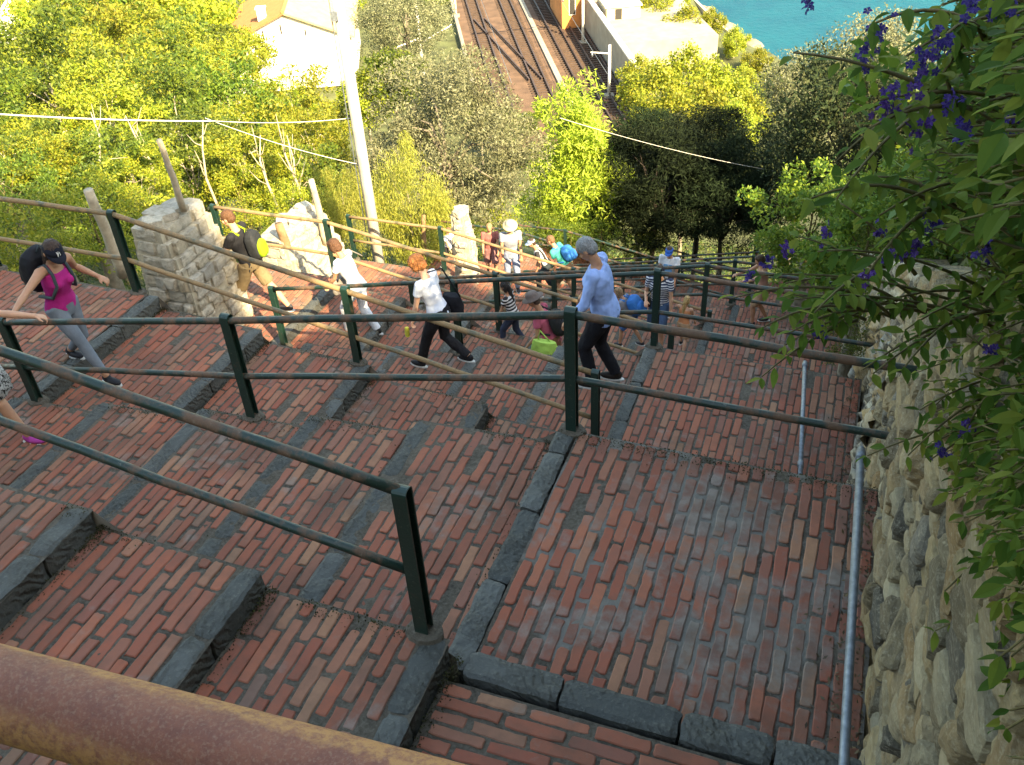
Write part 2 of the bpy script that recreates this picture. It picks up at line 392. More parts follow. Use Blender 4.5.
def person(label, s, t, z, hd, H=1.7, lean=8, twist=0, headp=20, heady=0, fem=False, feet=((-.1, .1, 0), (.1, -.2, 0)), hands=((-.25, .15, .85), (.25, .1, .85)),
           skin='skin', top=('tee', None), bottom=('pants', None), shoe=(.03, .03, .035), hair=('short', (.05, .03, .02)), hat=None, vox=.007, fat=1.0, curl=.9, drop=.02, elbow=None, handdir=None, group=None):
    hv = W(hd[0], hd[1]) ; rz = math.atan2(-hv.x, hv.y)
    root = empty('person', W(s, t, z), rz); tag(root, label, 'person', group)
    k = H/1.75; X = Vector((1, 0, 0))
    fl, fr = [Vector((a, b, c+.085*k)) for a, b, c in feet]
    py = (fl.y+fr.y)/2*.55
    P = Vector((0, py, .93*k-drop))
    lr = R(lean); sp = Vector((0, math.sin(lr), math.cos(lr))); fwd = Vector((0, math.cos(lr), -math.sin(lr)))
    tw = R(twist); XS = Vector((math.cos(tw), math.sin(tw), 0)); 
    FS = sp.cross(XS).normalized() ; XS = FS.cross(sp).normalized()
    if FS.dot(fwd) < 0: FS = -FS
    sw = (.165 if fem else .19)*k; hw = .092*k
    neck = P+sp*.545*k; sh = P+sp*.485*k
    SL, SR_ = sh-XS*sw, sh+XS*sw
    HL, HR = P+Vector((-hw, 0, -.02*k)), P+Vector((hw, 0, -.02*k))
    body = MB()
    def torso(mb, g, lo=-.10, hi=.53, neckr=None):
        W_ = [( -.10, .150, .105, 0), (-.03, .172 if fem else .160, .118, -.01), (.06, .155 if fem else .155, .108, -.005), (.16, .122 if fem else .145, .09, .0), (.28, .142 if fem else .165, .108, .01), (.38, .152 if fem else .18, .112, .012), (.45, .140 if fem else .165, .09, 0), (.50, .085, .065, -.005), (.53, .055, .055, 0)]
        rs = []
        for h, a, b, off in W_:
            if h < lo-1e-6 or h > hi+1e-6: continue
            mixf = min(1, max(0, h/.4)); ax = (X*(1-mixf)+XS*mixf).normalized()
            fat_ = fat if h < .4 else 1
            rs.append(ring(P+sp*h*k+fwd*off*k, ax, fwd, (a*fat_+g)*k, (b*fat_*(1.0)+g)*k))
        mb.loft(rs)
        if fem and hi > .4:
            for sg in (-1, 1): mb.ball(P+sp*.335*k+FS*.075*k+XS*sg*.065*k, (.062*k+g, .062*k+g, .06*k+g))
    torso(body, -.006)
    # head
    hp, hy = R(headp), R(heady)
    hrot = Matrix.Rotation(hy, 3, 'Z') @ Matrix.Rotation(-hp, 3, 'X')
    neckdir = (sp*.6+(hrot @ Vector((0, .18, 1)))*.4).normalized()
    hc = neck+neckdir*.135*k + hrot @ Vector((0, .02*k, .03*k))
    body.tube([sh+sp*.02*k, neck, hc-hrot @ Vector((0, .01*k, .03*k))], [.062*k, .054*k, .052*k], 14)
    def hb(p, r, mb=body): mb.ball(hc+hrot @ (Vector(p)*k), [a*k for a in r], hrot, 16, 12)
    hb((0, -.008, .025), (.076, .094, .092)); hb((0, .022, -.03), (.063, .070, .085)); hb((0, .055, -.078), (.03, .026, .024))
    hb((0, .095, -.018), (.012, .018, .022)); hb((0, .085, .004), (.012, .012, .03)); hb((0, .080, .032), (.05, .012, .010)); hb((0, .086, -.052), (.026, .010, .010))
    for sg in (-1, 1): hb((sg*.077, -.008, -.01), (.012, .02, .032)); hb((sg*.04, .055, -.025), (.026, .026, .028))
    # legs
    kn = []
    for hip, ft in ((HL, fl), (HR, fr)):
        kk, ank = ik(hip, ft, .43*k, .425*k, Vector((0, 1, .15))); kn.append((hip, kk, ank))
        f = fat
        body.tube([hip+Vector((0, 0, .03*k)), hip+(kk-hip)*.35, kk, kk+(ank-kk)*.3+Vector((0, -.012*k, 0)), ank], [.088*k*f, .077*k*f, .053*k, .054*k, .034*k], 14)
        body.ball(kk, .052*k); body.ball(ank+Vector((0, .05*k, -.045*k)), (.036*k, .095*k, .030*k)); body.ball(ank+Vector((0, -.01*k, -.03*k)), (.032*k, .04*k, .035*k))
    # arms
    arms = []
    for i, (S_, hnd, sg) in enumerate(((SL, hands[0], -1), (SR_, hands[1], 1))):
        hnd = Vector(hnd)
        pole = Vector(elbow[i]) if elbow else Vector((sg*.35, -.7, -.45))
        e, wri = ik(S_, hnd, .285*k, .25*k, pole); arms.append((S_, e, wri))
        body.ball(S_, .055*k)
        body.tube([S_+ (sh-S_)*.35, S_, S_+(e-S_)*.5, e, e+(wri-e)*.3, wri], [.05*k, .052*k, .043*k, .034*k, .037*k, .024*k], 14); body.ball(e, .035*k)
        d = (wri-e).normalized()
        if handdir and handdir[i]: d = (d*.4+Vector(handdir[i]).normalized()*.6).normalized()
        side = d.cross(Vector((0, 0, 1))); side = side.normalized() if side.length > .2 else X.copy()
        nrm = side.cross(d).normalized()
        if nrm.z < 0: nrm = -nrm
        if side.dot(XS)*sg < 0: side = -side   # side points outward; thumb goes inward
        rm = Matrix((side, d, nrm)).transposed()
        pc = wri+d*.045*k
        body.ball(pc, (.040*k, .052*k, .016*k), rm, 14, 10)
        body.tube([wri-d*.02*k, wri+d*.03*k], [.024*k, .028*k], 10)
        for fi, (off, ln) in enumerate(((.030, .072), (.010, .080), (-.010, .074), (-.029, .058))):
            b0 = pc+side*(-off)*k+d*.035*k; c1 = curl*.55; c2 = curl*1.35; c3 = curl*2.0
            d1 = d*math.cos(c1)-nrm*math.sin(c1); d2 = d*math.cos(c2)-nrm*math.sin(c2); d3 = d*math.cos(c3)-nrm*math.sin(c3)
            sp_ = side*(-off)*.25
            p1 = b0+(d1+sp_)*ln*.45*k; p2 = p1+d2*ln*.33*k; p3 = p2+d3*ln*.22*k
            body.tube([b0-d*.015*k, b0, p1, p2, p3], [.009*k, .0098*k, .0088*k, .0082*k, .0070*k], 8); body.ball(p3, .007*k, None, 8, 6)
        tb = pc-side*.030*k-d*.012*k; t1 = tb-side*.026*k+d*.026*k-nrm*.010*k; t2 = t1-side*.004*k+d*.026*k-nrm*.012*k
        body.tube([tb+side*.012*k, tb, t1, t2], [.012*k, .0125*k, .0105*k, .008*k], 8)
    remesh(body, 'body', M[skin], root, vox, 2)
    # eyes and mouth
    if vox < .009:
        for sg in (-1, 1):
            mb = MB(); mb.ball(hc+hrot @ (Vector((sg*.030, .083, .008))*k), .011*k, None, 8, 6)
            mb.build('eye', M['eye'], root, (0, 0, 0), True)
        mb = MB(); mb.ball(hc+hrot @ (Vector((0, .094, -.050))*k), (.022*k, .006*k, .006*k), hrot, 10, 6); mb.build('mouth', M['lip'], root, (0, 0, 0), True)
    cv = max(vox, .009)
    # bottom
    kind, mt = bottom
    mb = MB(); g = .012
    if kind in ('pants', 'leggings', 'shorts', 'capri'):
        torso(mb, .008 if kind == 'leggings' else .015, -.10, .08 if kind != 'leggings' else .12)
        for hip, kk, ank in kn:
            if kind == 'shorts': mb.tube([hip+Vector((0, 0, .03*k)), hip+(kk-hip)*.4, hip+(kk-hip)*.92], [.105*k*fat, .102*k*fat, .098*k*fat], 16)
            elif kind == 'leggings': mb.tube([hip+Vector((0, 0, .03*k)), hip+(kk-hip)*.35, kk, kk+(ank-kk)*.3+Vector((0, -.012*k, 0)), ank+(kk-ank)*.14], [.096*k*fat, .084*k*fat, .060*k, .060*k, .042*k], 16); mb.ball(kk, .059*k)
            else:
                e = ank+(kk-ank)*(.32 if kind == 'capri' else .02)
                mb.tube([hip+Vector((0, 0, .03*k)), hip+(kk-hip)*.35, kk, kk+(ank-kk)*.4, e], [.103*k*fat, .093*k*fat, .074*k, .070*k, .062*k], 16); mb.ball(kk, .073*k)
        remesh(mb, 'shorts' if kind == 'shorts' else 'leggings' if kind == 'leggings' else 'trousers', mt, root, cv, 3, .008 if kind != 'leggings' else .0015, 13, H*9)
    elif kind == 'skirt':
        rs = [ring(P+sp*.10*k, X, fwd, .15*k, .12*k, 28)]
        for h, a, b in ((.0, .185, .15), (-.15, .215, .185), (-.32, .25, .22)):
            rs.append([q+ (q-(P+Vector((0, 0, h*k)))).normalized()*.014*math.sin(i*2.2) for i, q in enumerate(ring(P+Vector((0, .02, h*k)), X, Vector((0, 1, 0)), a*k, b*k, 28))])
        mb.loft(rs); mb.build('skirt', mt, root, (0, 0, 0), True)
    # top
    kind, mt = top
    mb = MB()
    g = .020 if kind in ('shirt',) else .012
    if kind == 'tank': torso(mb, .009, -.03, .45)
    else: torso(mb, g, -.10 if kind != 'tucked' else .02, .50)
    if kind == 'tank':
        for sg in (-1, 1):
            mb.tube([P+sp*.40*k+FS*.085*k+XS*sg*.075*k, P+sp*.515*k+XS*sg*.085*k, P+sp*.40*k-FS*.085*k+XS*sg*.075*k], [.024*k]*3, 8)
    for S_, e, wri in arms:
        if kind == 'tank': continue
        if kind == 'shirt': pts, rr = [S_+(sh-S_)*.4, S_, S_+(e-S_)*.5, e, e+(wri-e)*.5, wri-(wri-e)*.02], [.062, .068, .060, .054, .050, .040]
        else: pts, rr = [S_+(sh-S_)*.4, S_, S_+(e-S_)*.55], [.058, .064, .062]
        mb.tube(pts, [a*k for a in rr], 16); mb.ball(S_, .066*k)
    remesh(mb, 'shirt' if kind != 'tank' else 'tank_top', mt, root, cv, 3, .010 if kind == 'shirt' else .0065, 11, H*5)
    # shoes
    sm_ = cloth('shoe_cloth', shoe, .6)
    for hip, kk, ank in kn:
        mb = MB(); mb.ball(ank+Vector((0, .055*k, -.045*k)), (.046*k, .125*k, .038*k), None, 16, 10); mb.ball(ank+Vector((0, -.015*k, -.02*k)), (.042*k, .055*k, .048*k), None, 14, 10)
        sh_ = remesh(mb, 'shoe', sm_, root, .009, 2)
        mb = MB(); c = ank+Vector((0, .045*k, -.076*k)); n = 20
        rs = []
        for h in (-.008, .006): rs.append([c+Vector((math.cos(2*math.pi*i/n)*.046*k, math.sin(2*math.pi*i/n)*.138*k, h)) for i in range(n)])
        mb.loft(rs); mb.build('sole', M['sole'], sh_, (0, 0, 0))
    # hair and hat
    hk, hcx = hair; hm = hairmat('hair', hcx)
    mb = MB()
    if hk != 'none':
        hb((0, -.018, .036), (.086, .096, .088), mb); hb((0, -.05, -.01), (.078, .062, .075), mb)
        if hk == 'bob':
            for sg in (-1, 1): hb((sg*.068, -.005, -.02), (.024, .048, .075), mb)
            hb((0, -.055, -.05), (.074, .05, .06), mb); hb((0, .05, .075), (.06, .04, .03), mb)
        if hk == 'curly':
            hb((0, -.02, .045), (.106, .108, .098), mb); hb((0, -.06, -.02), (.092, .065, .08), mb)
            for sg in (-1, 1): hb((sg*.08, -.01, 0), (.03, .055, .065), mb)
        if hk == 'long':
            mb.tube([hc+hrot @ (Vector((0, -.07, .03))*k), hc+hrot @ (Vector((0, -.10, -.06))*k), neck+Vector((0, -.09*k, -.06*k)), sh+Vector((0, -.13*k, -.14*k))], [.05*k, .05*k, .045*k, .02*k], 12)
            for sg in (-1, 1): hb((sg*.062, -.02, -.05), (.028, .045, .08), mb)
        remesh(mb, 'hair', hm, root, .008, 1, .006 if hk != 'curly' else .013, 55, 3)
    if hat:
        hkd, hmt = hat[0], hat[1]
        mb = MB()
        if hkd == 'cap':
            n = 20; rs = []
            for j in range(7):
                a = math.pi/2*j/6.0; rs.append([hc+hrot @ (Vector((math.cos(2*math.pi*i/n)*.092*math.cos(a)+0, -.010+math.sin(2*math.pi*i/n)*.106*math.cos(a), .030+.085*math.sin(a)))*k) for i in range(n)])
            rs[-1] = [hc+hrot @ (Vector((math.cos(2*math.pi*i/n)*.004, -.01+math.sin(2*math.pi*i/n)*.004, .115))*k) for i in range(n)]
            mb.loft(rs); cp = mb.build('cap', hmt, root, (0, 0, 0), True)
            mb = MB(); m_ = 12
            for sgz in (0,):
                o1 = []; o2 = []
                for i in range(m_+1):
                    a = math.pi*(i/m_); ins = Vector((math.cos(a)*.086, -.01+math.sin(a)*.100, .034)); out = Vector((math.cos(a)*.086, .02+math.sin(a)*.15, .030-.02*abs(math.cos(a))**2+.0))
                    o1.append(ins); o2.append(out)
                vs = []
                for dz in (0, -.006):
                    vs += [hc+hrot @ ((q+Vector((0, 0, dz)))*k) for q in o1]+[hc+hrot @ ((q+Vector((0, 0, dz)))*k) for q in o2]
                q_ = m_+1; fs = []
                for i in range(m_): fs += [(i, i+1, q_+i+1, q_+i), (2*q_+i, 3*q_+i, 3*q_+i+1, 2*q_+i+1), (q_+i, q_+i+1, 3*q_+i+1, 3*q_+i)]
                mb.add(vs, fs)
            mb.build('brim', hat[2] if len(hat) > 2 else hmt, cp, (0, 0, 0), True)
            return_cap = cp
            root['_'] = 0; del root['_']
            if hkd == 'cap' and label.startswith('woman in a magenta'):
                # white two letter emblem (overlapping N and Y) on the cap front
                mb = MB()
                def stroke(a, b, w_=.006):
                    a = Vector(a); b = Vector(b); d = (b-a).normalized(); nn = Vector((-d.y, d.x)); pts = []
                    for q in (a-nn*w_/2, a+nn*w_/2, b+nn*w_/2, b-nn*w_/2):
                        th = q.x/.092; el = .25+q.y/.085; rr = 1.03
                        for f in (rr,):
                            pts.append(hc+hrot @ (Vector((math.sin(th)*.092*math.cos(el)*f, -.010+math.cos(th)*.106*math.cos(el)*f, .030+.085*math.sin(el)*f))*k))
                    mb.add(pts, [(0, 1, 2, 3)])
                for a, b in (((-.020, 0), (-.020, .036)), ((-.020, .036), (.008, 0)), ((.008, 0), (.008, .036)), ((-.008, .044), (.004, .022)), ((.018, .044), (.004, .022)), ((.004, .024), (.004, -.010))): stroke(a, b)
                mb.build('cap_emblem', M['emblem'], cp, (0, 0, 0))
        else:
            n = 24; c = hc+hrot @ (Vector((0, -.01, .05))*k); rs = []
            for r, h in ((.165, -.012), (.165, -.006), (.10, .004), (.095, .05), (.075, .085), (.01, .09)):
                rs.append([hc+hrot @ (Vector((math.cos(2*math.pi*i/n)*r, -.01+math.sin(2*math.pi*i/n)*r*1.08, .05+h))*k) for i in range(n)])
            mb.loft(rs); mb.build('sun_hat', hmt, root, (0, 0, 0), True)
    info = dict(root=root, P=P, sp=sp, fwd=fwd, X=X, XS=XS, FS=FS, k=k, sh=sh, SL=SL, SR=SR_, arms=arms, hc=hc, hrot=hrot)
    return info
M['sole'] = simple('white_sole', (.55, .55, .53), .6, .05, 5, 0)
M['emblem'] = simple('white_thread', (.75, .75, .76), .7, .05, 50, 0)
def backpack(p, label, col, accent, size=(.30, .17, .46), pocket=None, up=.26):
    root = empty('backpack', p['root'].location, p['root'].rotation_euler.z); tag(root, label, 'backpack')
    k = p['k']; sx, sy, sz = size; C0 = p['P']+p['sp']*up*k-p['FS']*(.115*k+sy/2)
    rot = Matrix((p['XS'], p['FS'], p['sp'])).transposed()
    def rb_(c, r): 
        rs = []; n = 20
        for j in range(9):
            f = -1+2*j/8; q = (1-abs(f)**3.2)**.45 if abs(f) < 1 else .25
            q = max(q, .3)
            pts = []
            for i in range(n):
                a = 2*math.pi*i/n; ca, sa = math.cos(a), math.sin(a); e = .55
                pts.append(c+rot @ Vector((math.copysign(abs(ca)**e, ca)*r[0]*q, math.copysign(abs(sa)**e, sa)*r[1]*q, f*r[2])))
            rs.append(pts)
        return rs
    cm = cloth('pack_fabric', col, .7); ca = cloth('pack_accent', accent, .7)
    mb = MB(); mb.loft(rb_(C0, (sx/2, sy/2, sz/2))); bd = remesh(mb, 'pack_body', cm, root, .009, 2, .005, 12, 4)
    mb = MB(); mb.loft(rb_(C0+rot @ Vector((0, -sy/2, -.06)), (sx*.38, sy*.26, sz*.30))); remesh(mb, 'front_pocket', ca if pocket else cm, root, .009, 2, .004, 14, 8)
    mb = MB(); mb.tube([C0+rot @ Vector((-.03, sy*.3, sz/2-.01)), C0+rot @ Vector((0, sy*.3, sz/2+.04)), C0+rot @ Vector((.03, sy*.3, sz/2-.01))], .008, 8); mb.build('grab_loop', ca, root, (0, 0, 0), True)
    for sg in (-1, 1):
        a = p['sh']+p['XS']*sg*.095*k; T0 = a-p['FS']*.09*k-p['sp']*.02*k
        pts = [T0, a+p['sp']*.055*k, a+p['FS']*.085*k-p['sp']*.02*k, a+p['FS']*.128*k-p['sp']*.14*k+p['XS']*sg*.01, a+p['FS']*.09*k-p['sp']*.28*k+p['XS']*sg*.05*k, a-p['FS']*.09*k-p['sp']*.34*k+p['XS']*sg*.06*k]
        mb = MB(); mb.tube(pts, .016, 10, squash=1.0); mb.build('shoulder_strap', ca if accent else cm, root, (0, 0, 0), True)
    return root
def bagthing(p, label, pts_c, size, col, name='shoulder_bag', strap=None, cat='bag'):
    root = empty(name, p['root'].location, p['root'].rotation_euler.z); tag(root, label, cat)
    c = Vector(pts_c); mb = MB(); n = 18; rs = []
    sx, sy, sz = size
    for j in range(8):
        f = j/7; q = .8+.25*math.sin(f*math.pi*.8) ; z_ = -f*sz
        rs.append([c+Vector((math.cos(2*math.pi*i/n)*sx/2*q, math.sin(2*math.pi*i/n)*sy/2*q, z_)) for i in range(n)])
    mb.loft(rs); m = cloth('bag_fabric', col, .75); remesh(mb, 'bag_body', m, root, .009, 2, .008, 12, 5)
    if strap:
        mb = MB(); mb.tube([Vector(q) for q in strap], .010, 8); mb.build('strap', m, root, (0, 0, 0), True)
    return root
def loc(p_or, s, t, z, base, hd):
    """stair-frame point into a person's local frame"""
    hv = W(hd[0], hd[1]); rz = math.atan2(-hv.x, hv.y)
    return Matrix.Rotation(-rz, 3, 'Z') @ (W(s, t, z)-W(*base))

# 1 woman in magenta
b = (-6.95, 5.62, -5.42); h = (1, -.12)
rail = loc(None, -6.70, 4.90, -4.26, b, h)
p = person('woman in a magenta tank top, dark cap and grey leggings holding the railing', *b, h, H=1.66, lean=14, headp=38, heady=-14, fem=True, feet=((-.10, -.27, .06), (.02, .42, -.15)),
           hands=((-.36, .22, .98), tuple(rail)), top=('tank', cloth('magenta_jersey', (.42, .02, .20), .8)), bottom=('leggings', cloth('grey_leggings', (.16, .19, .23), .8)),
           shoe=(.02, .02, .025), hair=('long', (.045, .025, .018)), hat=('cap', cloth('navy_cap', (.012, .014, .025))), skin='skin_tan', drop=.05)
backpack(p, 'large black backpack on the back of the woman in magenta', (.012, .013, .018), (.05, .07, .08), (.32, .2, .5), up=.34)
# 2 figure cut by the left edge
b = (-6.62, 4.32, -5.2); h = (1, .15)
rail = loc(None, -6.18, 4.90, -4.17, b, h)
p = person('person in patterned skirt and violet shoes at the left edge, arm on the railing', *b, h, H=1.62, lean=6, fem=True, feet=((.10, -.25, .02), (-.02, .22, 0)),
           hands=(tuple(rail), (.3, .05, .8)), top=('tee', cloth('white_tee', (.6, .6, .6))), bottom=('skirt', pattern('black_white_print', (.02, .02, .02), (.5, .5, .5))), shoe=(.42, .06, .32), hair=('long', (.05, .03, .02)), skin='skin')
# 3 man with yellow backpack
p = person('man in a dark tee and khaki shorts with a yellow strapped backpack, facing left', -8.0, 9.75, -7.5, (-1, -.15), H=1.78, lean=10, headp=16, feet=((-.10, .30, 0), (.10, -.46, .05)),
           hands=((-.10, .42, 1.12), (.10, .44, 1.10)), top=('tee', cloth('charcoal_tee', (.018, .018, .021))), bottom=('shorts', cloth('khaki_cloth', (.17, .125, .07))), shoe=(.03, .03, .035), hair=('short', (.10, .045, .02)), skin='skin')
backpack(p, 'black and neon yellow backpack worn by the man in khaki shorts', (.02, .022, .025), (.20, .32, .02), (.29, .19, .46), pocket=True)
o = empty('camera_handheld', p['root'].location, p['root'].rotation_euler.z); tag(o, 'small black camera held by the man in khaki shorts', 'camera')
mb = MB(); mb.box((-.055, .50, 1.085), (.055, .54, 1.155)); mb.build('camera_body', M['eye'], o); mb = MB(); mb.tube([(0, .54, 1.12), (0, .575, 1.12)], .026, 16); mb.build('lens', M['eye'], o, (0, 0, 0), True)
# 4 woman in white on flight behind
p = person('woman all in white with short brown hair and black shoes, leaning forward', -6.35, 10.0, -7.72, (-1, .05), H=1.64, lean=20, headp=28, fem=True, feet=((-.09, .22, .02), (.09, -.16, 0)),
           hands=((-.12, .42, .86), (.16, .40, .84)), top=('tee', cloth('white_cotton', (.66, .68, .72))), bottom=('pants', cloth('white_trousers', (.62, .66, .72))), shoe=(.02, .02, .02), hair=('bob', (.09, .04, .02)), skin='skin_tan')
bagthing(p, 'grey bag carried in front by the woman in white', (0, .30, .95), (.34, .14, .22), (.20, .18, .16), strap=[(-.12, .24, .95), (-.10, .16, 1.30), (.02, .02, 1.42), (.12, -.08, 1.3)])
# 5 red haired woman
p = person('woman with ginger curly hair, white top and black trousers descending', -4.42, 8.62, -6.95, (-1, .12), H=1.62, lean=16, headp=34, fem=True, fat=1.05, feet=((-.10, .26, -.02), (.10, -.34, .12)),
           hands=((-.22, .24, .70), (.24, .10, .75)), top=('tee', cloth('pale_blue_white_tee', (.62, .67, .78))), bottom=('pants', cloth('black_trousers', (.015, .015, .018))), shoe=(.015, .015, .018), hair=('curly', (.36, .14, .045)), skin='skin_pale')
bagthing(p, 'black shoulder bag at the hip of the ginger haired woman', (.22, -.10, .98), (.16, .30, .30), (.012, .013, .018), strap=[(.22, -.22, .98), (.14, -.05, 1.38), (.0, .1, 1.36), (.22, .05, .98)])
bagthing(p, 'small yellow flower bunch carried by the ginger haired woman', (-.22, .32, .66), (.06, .06, .14), (.60, .55, .08), name='flower_bunch', cat='flowers')
# 6 man in blue shirt
b = (-2.2, 8.15, -6.4); h = (-1, -.05); rail = loc(None, -1.75, 7.05, -5.3, b, h)
p = person('grey haired man in a light blue long sleeved shirt and black trousers', *b, h, H=1.88, lean=9, headp=42, fat=1.10, feet=((-.10, .08, 0), (.11, -.14, 0)),
           hands=((-.30, .30, 1.0), (.26, .26, 1.0)), top=('shirt', cloth('light_blue_shirt', (.27, .40, .74))), bottom=('pants', cloth('black_cloth', (.012, .013, .018))), shoe=(.02, .015, .012), hair=('short', (.24, .25, .26)), skin='skin_tan', vox=.007)
# 7 woman in pink with hat
p = person('woman in a pink top and grey hat with a black backpack, climbing', -3.5, 10.2, -8.2, (-1, .0), H=1.58, lean=20, headp=24, fem=True, fat=1.1, feet=((-.1, .2, .05), (.1, -.25, 0)),
           hands=((-.2, .25, .8), (.25, .22, .75)), top=('tee', cloth('pink_top', (.46, .10, .16))), bottom=('capri', cloth('brown_cloth', (.20, .09, .05))), shoe=(.1, .06, .04), hair=('short', (.08, .05, .04)), hat=('brim', cloth('grey_brown_hat', (.14, .11, .10))), skin='skin_tan', vox=.009)
backpack(p, 'black backpack worn by the woman in pink with a grey hat', (.02, .02, .022), (.03, .03, .035), (.28, .18, .4))
bagthing(p, 'lime green carrier bag hanging at the side of the woman in pink', (-.30, -.02, .98), (.13, .42, .52), (.46, .70, .14), name='carrier_bag', strap=[(-.30, .08, .97), (-.28, .05, 1.12), (-.30, -.10, .97)])
# 8 boy in stripes
p = person('boy in a navy cap and striped tee with denim shorts, walking towards the camera', -2.35, 12.05, -8.5, (-.1, -1), H=1.50, lean=4, headp=26, feet=((-.1, .12, 0), (.1, -.12, 0)),
           hands=((-.22, .12, .72), (.14, .24, .92)), top=('tee', stripes('navy_white_stripes', (.02, .03, .08), (.55, .57, .62), 26)), bottom=('shorts', cloth('denim', (.05, .09, .17))), shoe=(.2, .2, .2), hair=('short', (.05, .03, .02)), hat=('cap', cloth('navy_cap_cloth', (.012, .016, .04))), vox=.009)
bagthing(p, 'dark camera bag slung across the boy in stripes', (.17, .12, .92), (.14, .1, .16), (.015, .02, .02), strap=[(.17, .14, .92), (.05, .15, 1.12), (-.10, .04, 1.25)])
# 9..17 smaller people
SMALL = [
 ('person in a blue cap and white top with a blue square on the front', -2.45, 13.25, -8.6, (-.1, -1), 1.25, 4, ('tee', cloth('white_top', (.6, .62, .66))), ('shorts', cloth('dark_shorts', (.05, .05, .06))), ('short', (.05, .03, .02)), ('cap', cloth('blue_cap', (.02, .10, .38)))),
 ('small blond child with a bare orange tanned back', -1.95, 12.0, -8.5, (.3, 1), .98, 5, ('tank', cloth('orange_top', (.55, .22, .10))), ('shorts', cloth('tan_shorts', (.4, .25, .15))), ('long', (.42, .27, .11)), None),
 ('person in a straw hat and grey shirt at the far landing', -6.05, 15.35, -9.98, (.5, -1), 1.58, 6, ('tee', cloth('grey_shirt', (.26, .28, .33))), ('pants', cloth('blue_grey_cloth', (.18, .22, .32))), ('short', (.2, .15, .1)), ('brim', cloth('straw', (.55, .45, .28)))),
 ('child in a dull red top beside the person in the straw hat', -6.55, 15.5, -9.9, (.4, -1), 1.30, 4, ('tee', cloth('dull_red_top', (.28, .10, .09))), ('shorts', cloth('red_brown_shorts', (.2, .1, .1))), ('short', (.3, .18, .09)), None),
 ('person in black and white with a pale blue cap bending forward', -5.3, 15.3, -10.0, (-1, -.4), 1.38, 28, ('tee', stripes('black_white_top', (.02, .02, .025), (.5, .52, .55), 9, 'X')), ('pants', cloth('dark_trousers', (.03, .04, .05))), ('short', (.05, .03, .02)), ('cap', cloth('pale_blue_cap', (.42, .55, .72)))),
 ('person in a green top under a blue backpack, bent forward', -4.9, 15.4, -10.1, (-1, .1), 1.50, 34, ('tee', cloth('sea_green_top', (.05, .38, .30))), ('shorts', cloth('brown_shorts', (.16, .10, .06))), ('short', (.16, .08, .04)), None),
 ('dark haired person in a black and white striped top behind the rails', -4.35, 10.95, -8.2, (-1, 0), 1.18, 10, ('tee', stripes('striped_black_white', (.015, .015, .02), (.6, .6, .62), 18)), ('pants', cloth('dark_blue_cloth', (.03, .04, .07))), ('long', (.012, .010, .010)), None),
 ('child with sandy hair and a blue backpack crouching behind the railing', -2.75, 11.9, -8.5, (-1, .2), 1.08, 30, ('tee', cloth('grey_child_tee', (.2, .2, .22))), ('shorts', cloth('blue_child_shorts', (.05, .12, .3))), ('bob', (.24, .15, .08)), None),
 ('dark haired person with bare shoulders reaching for the rail below the violet flowers', -1.15, 16.3, -10.6, (-1, -.3), 1.60, 8, ('tank', cloth('salmon_top', (.45, .25, .2))), ('shorts', cloth('tan_cloth', (.35, .22, .13))), ('bob', (.07, .04, .02)), None),
 ('small child in white at the foot of the narrow ochre pier', -7.35, 15.2, -9.62, (1, -.3), .95, 3, ('tee', cloth('white_child_top', (.62, .62, .62))), ('shorts', cloth('black_child_shorts', (.03, .03, .03))), ('short', (.16, .08, .04)), None),
]
for (lab, s, t, z, hd, H_, ln, tp_, bt, hr_, ht) in SMALL:
    reach = 'reaching' in lab
    p = person(lab, s, t, z, hd, H=H_, lean=ln, headp=22, feet=((-.09, .14, 0), (.09, -.16, 0)), hands=((-.2*H_/1.7, .20, .8*H_/1.7), (.2*H_/1.7, .16, .82*H_/1.7)) if not reach else ((-.2, .5, 1.1), (.1, .5, 1.1)),
               top=tp_, bottom=bt, hair=hr_, hat=ht, vox=.012, skin='skin_tan' if 'orange' not in lab else 'skin')
    if 'blue backpack' in lab: backpack(p, 'bright blue backpack on the %s' % ('bent person in green' if 'green' in lab else 'child with sandy hair'), (.02, .14, .42), (.02, .16, .45), (.26, .18, .34))
    if 'blue square' in lab:
        mb = MB(); c = p['P']+p['sp']*.30*p['k']+p['FS']*.135*p['k']; r_q = .07
        mb.box((c.x-r_q, c.y-.004, c.z-r_q), (c.x+r_q, c.y+.004, c.z+r_q)); mb.build('shirt_print', cloth('blue_print', (.15, .35, .62)), p['root'])
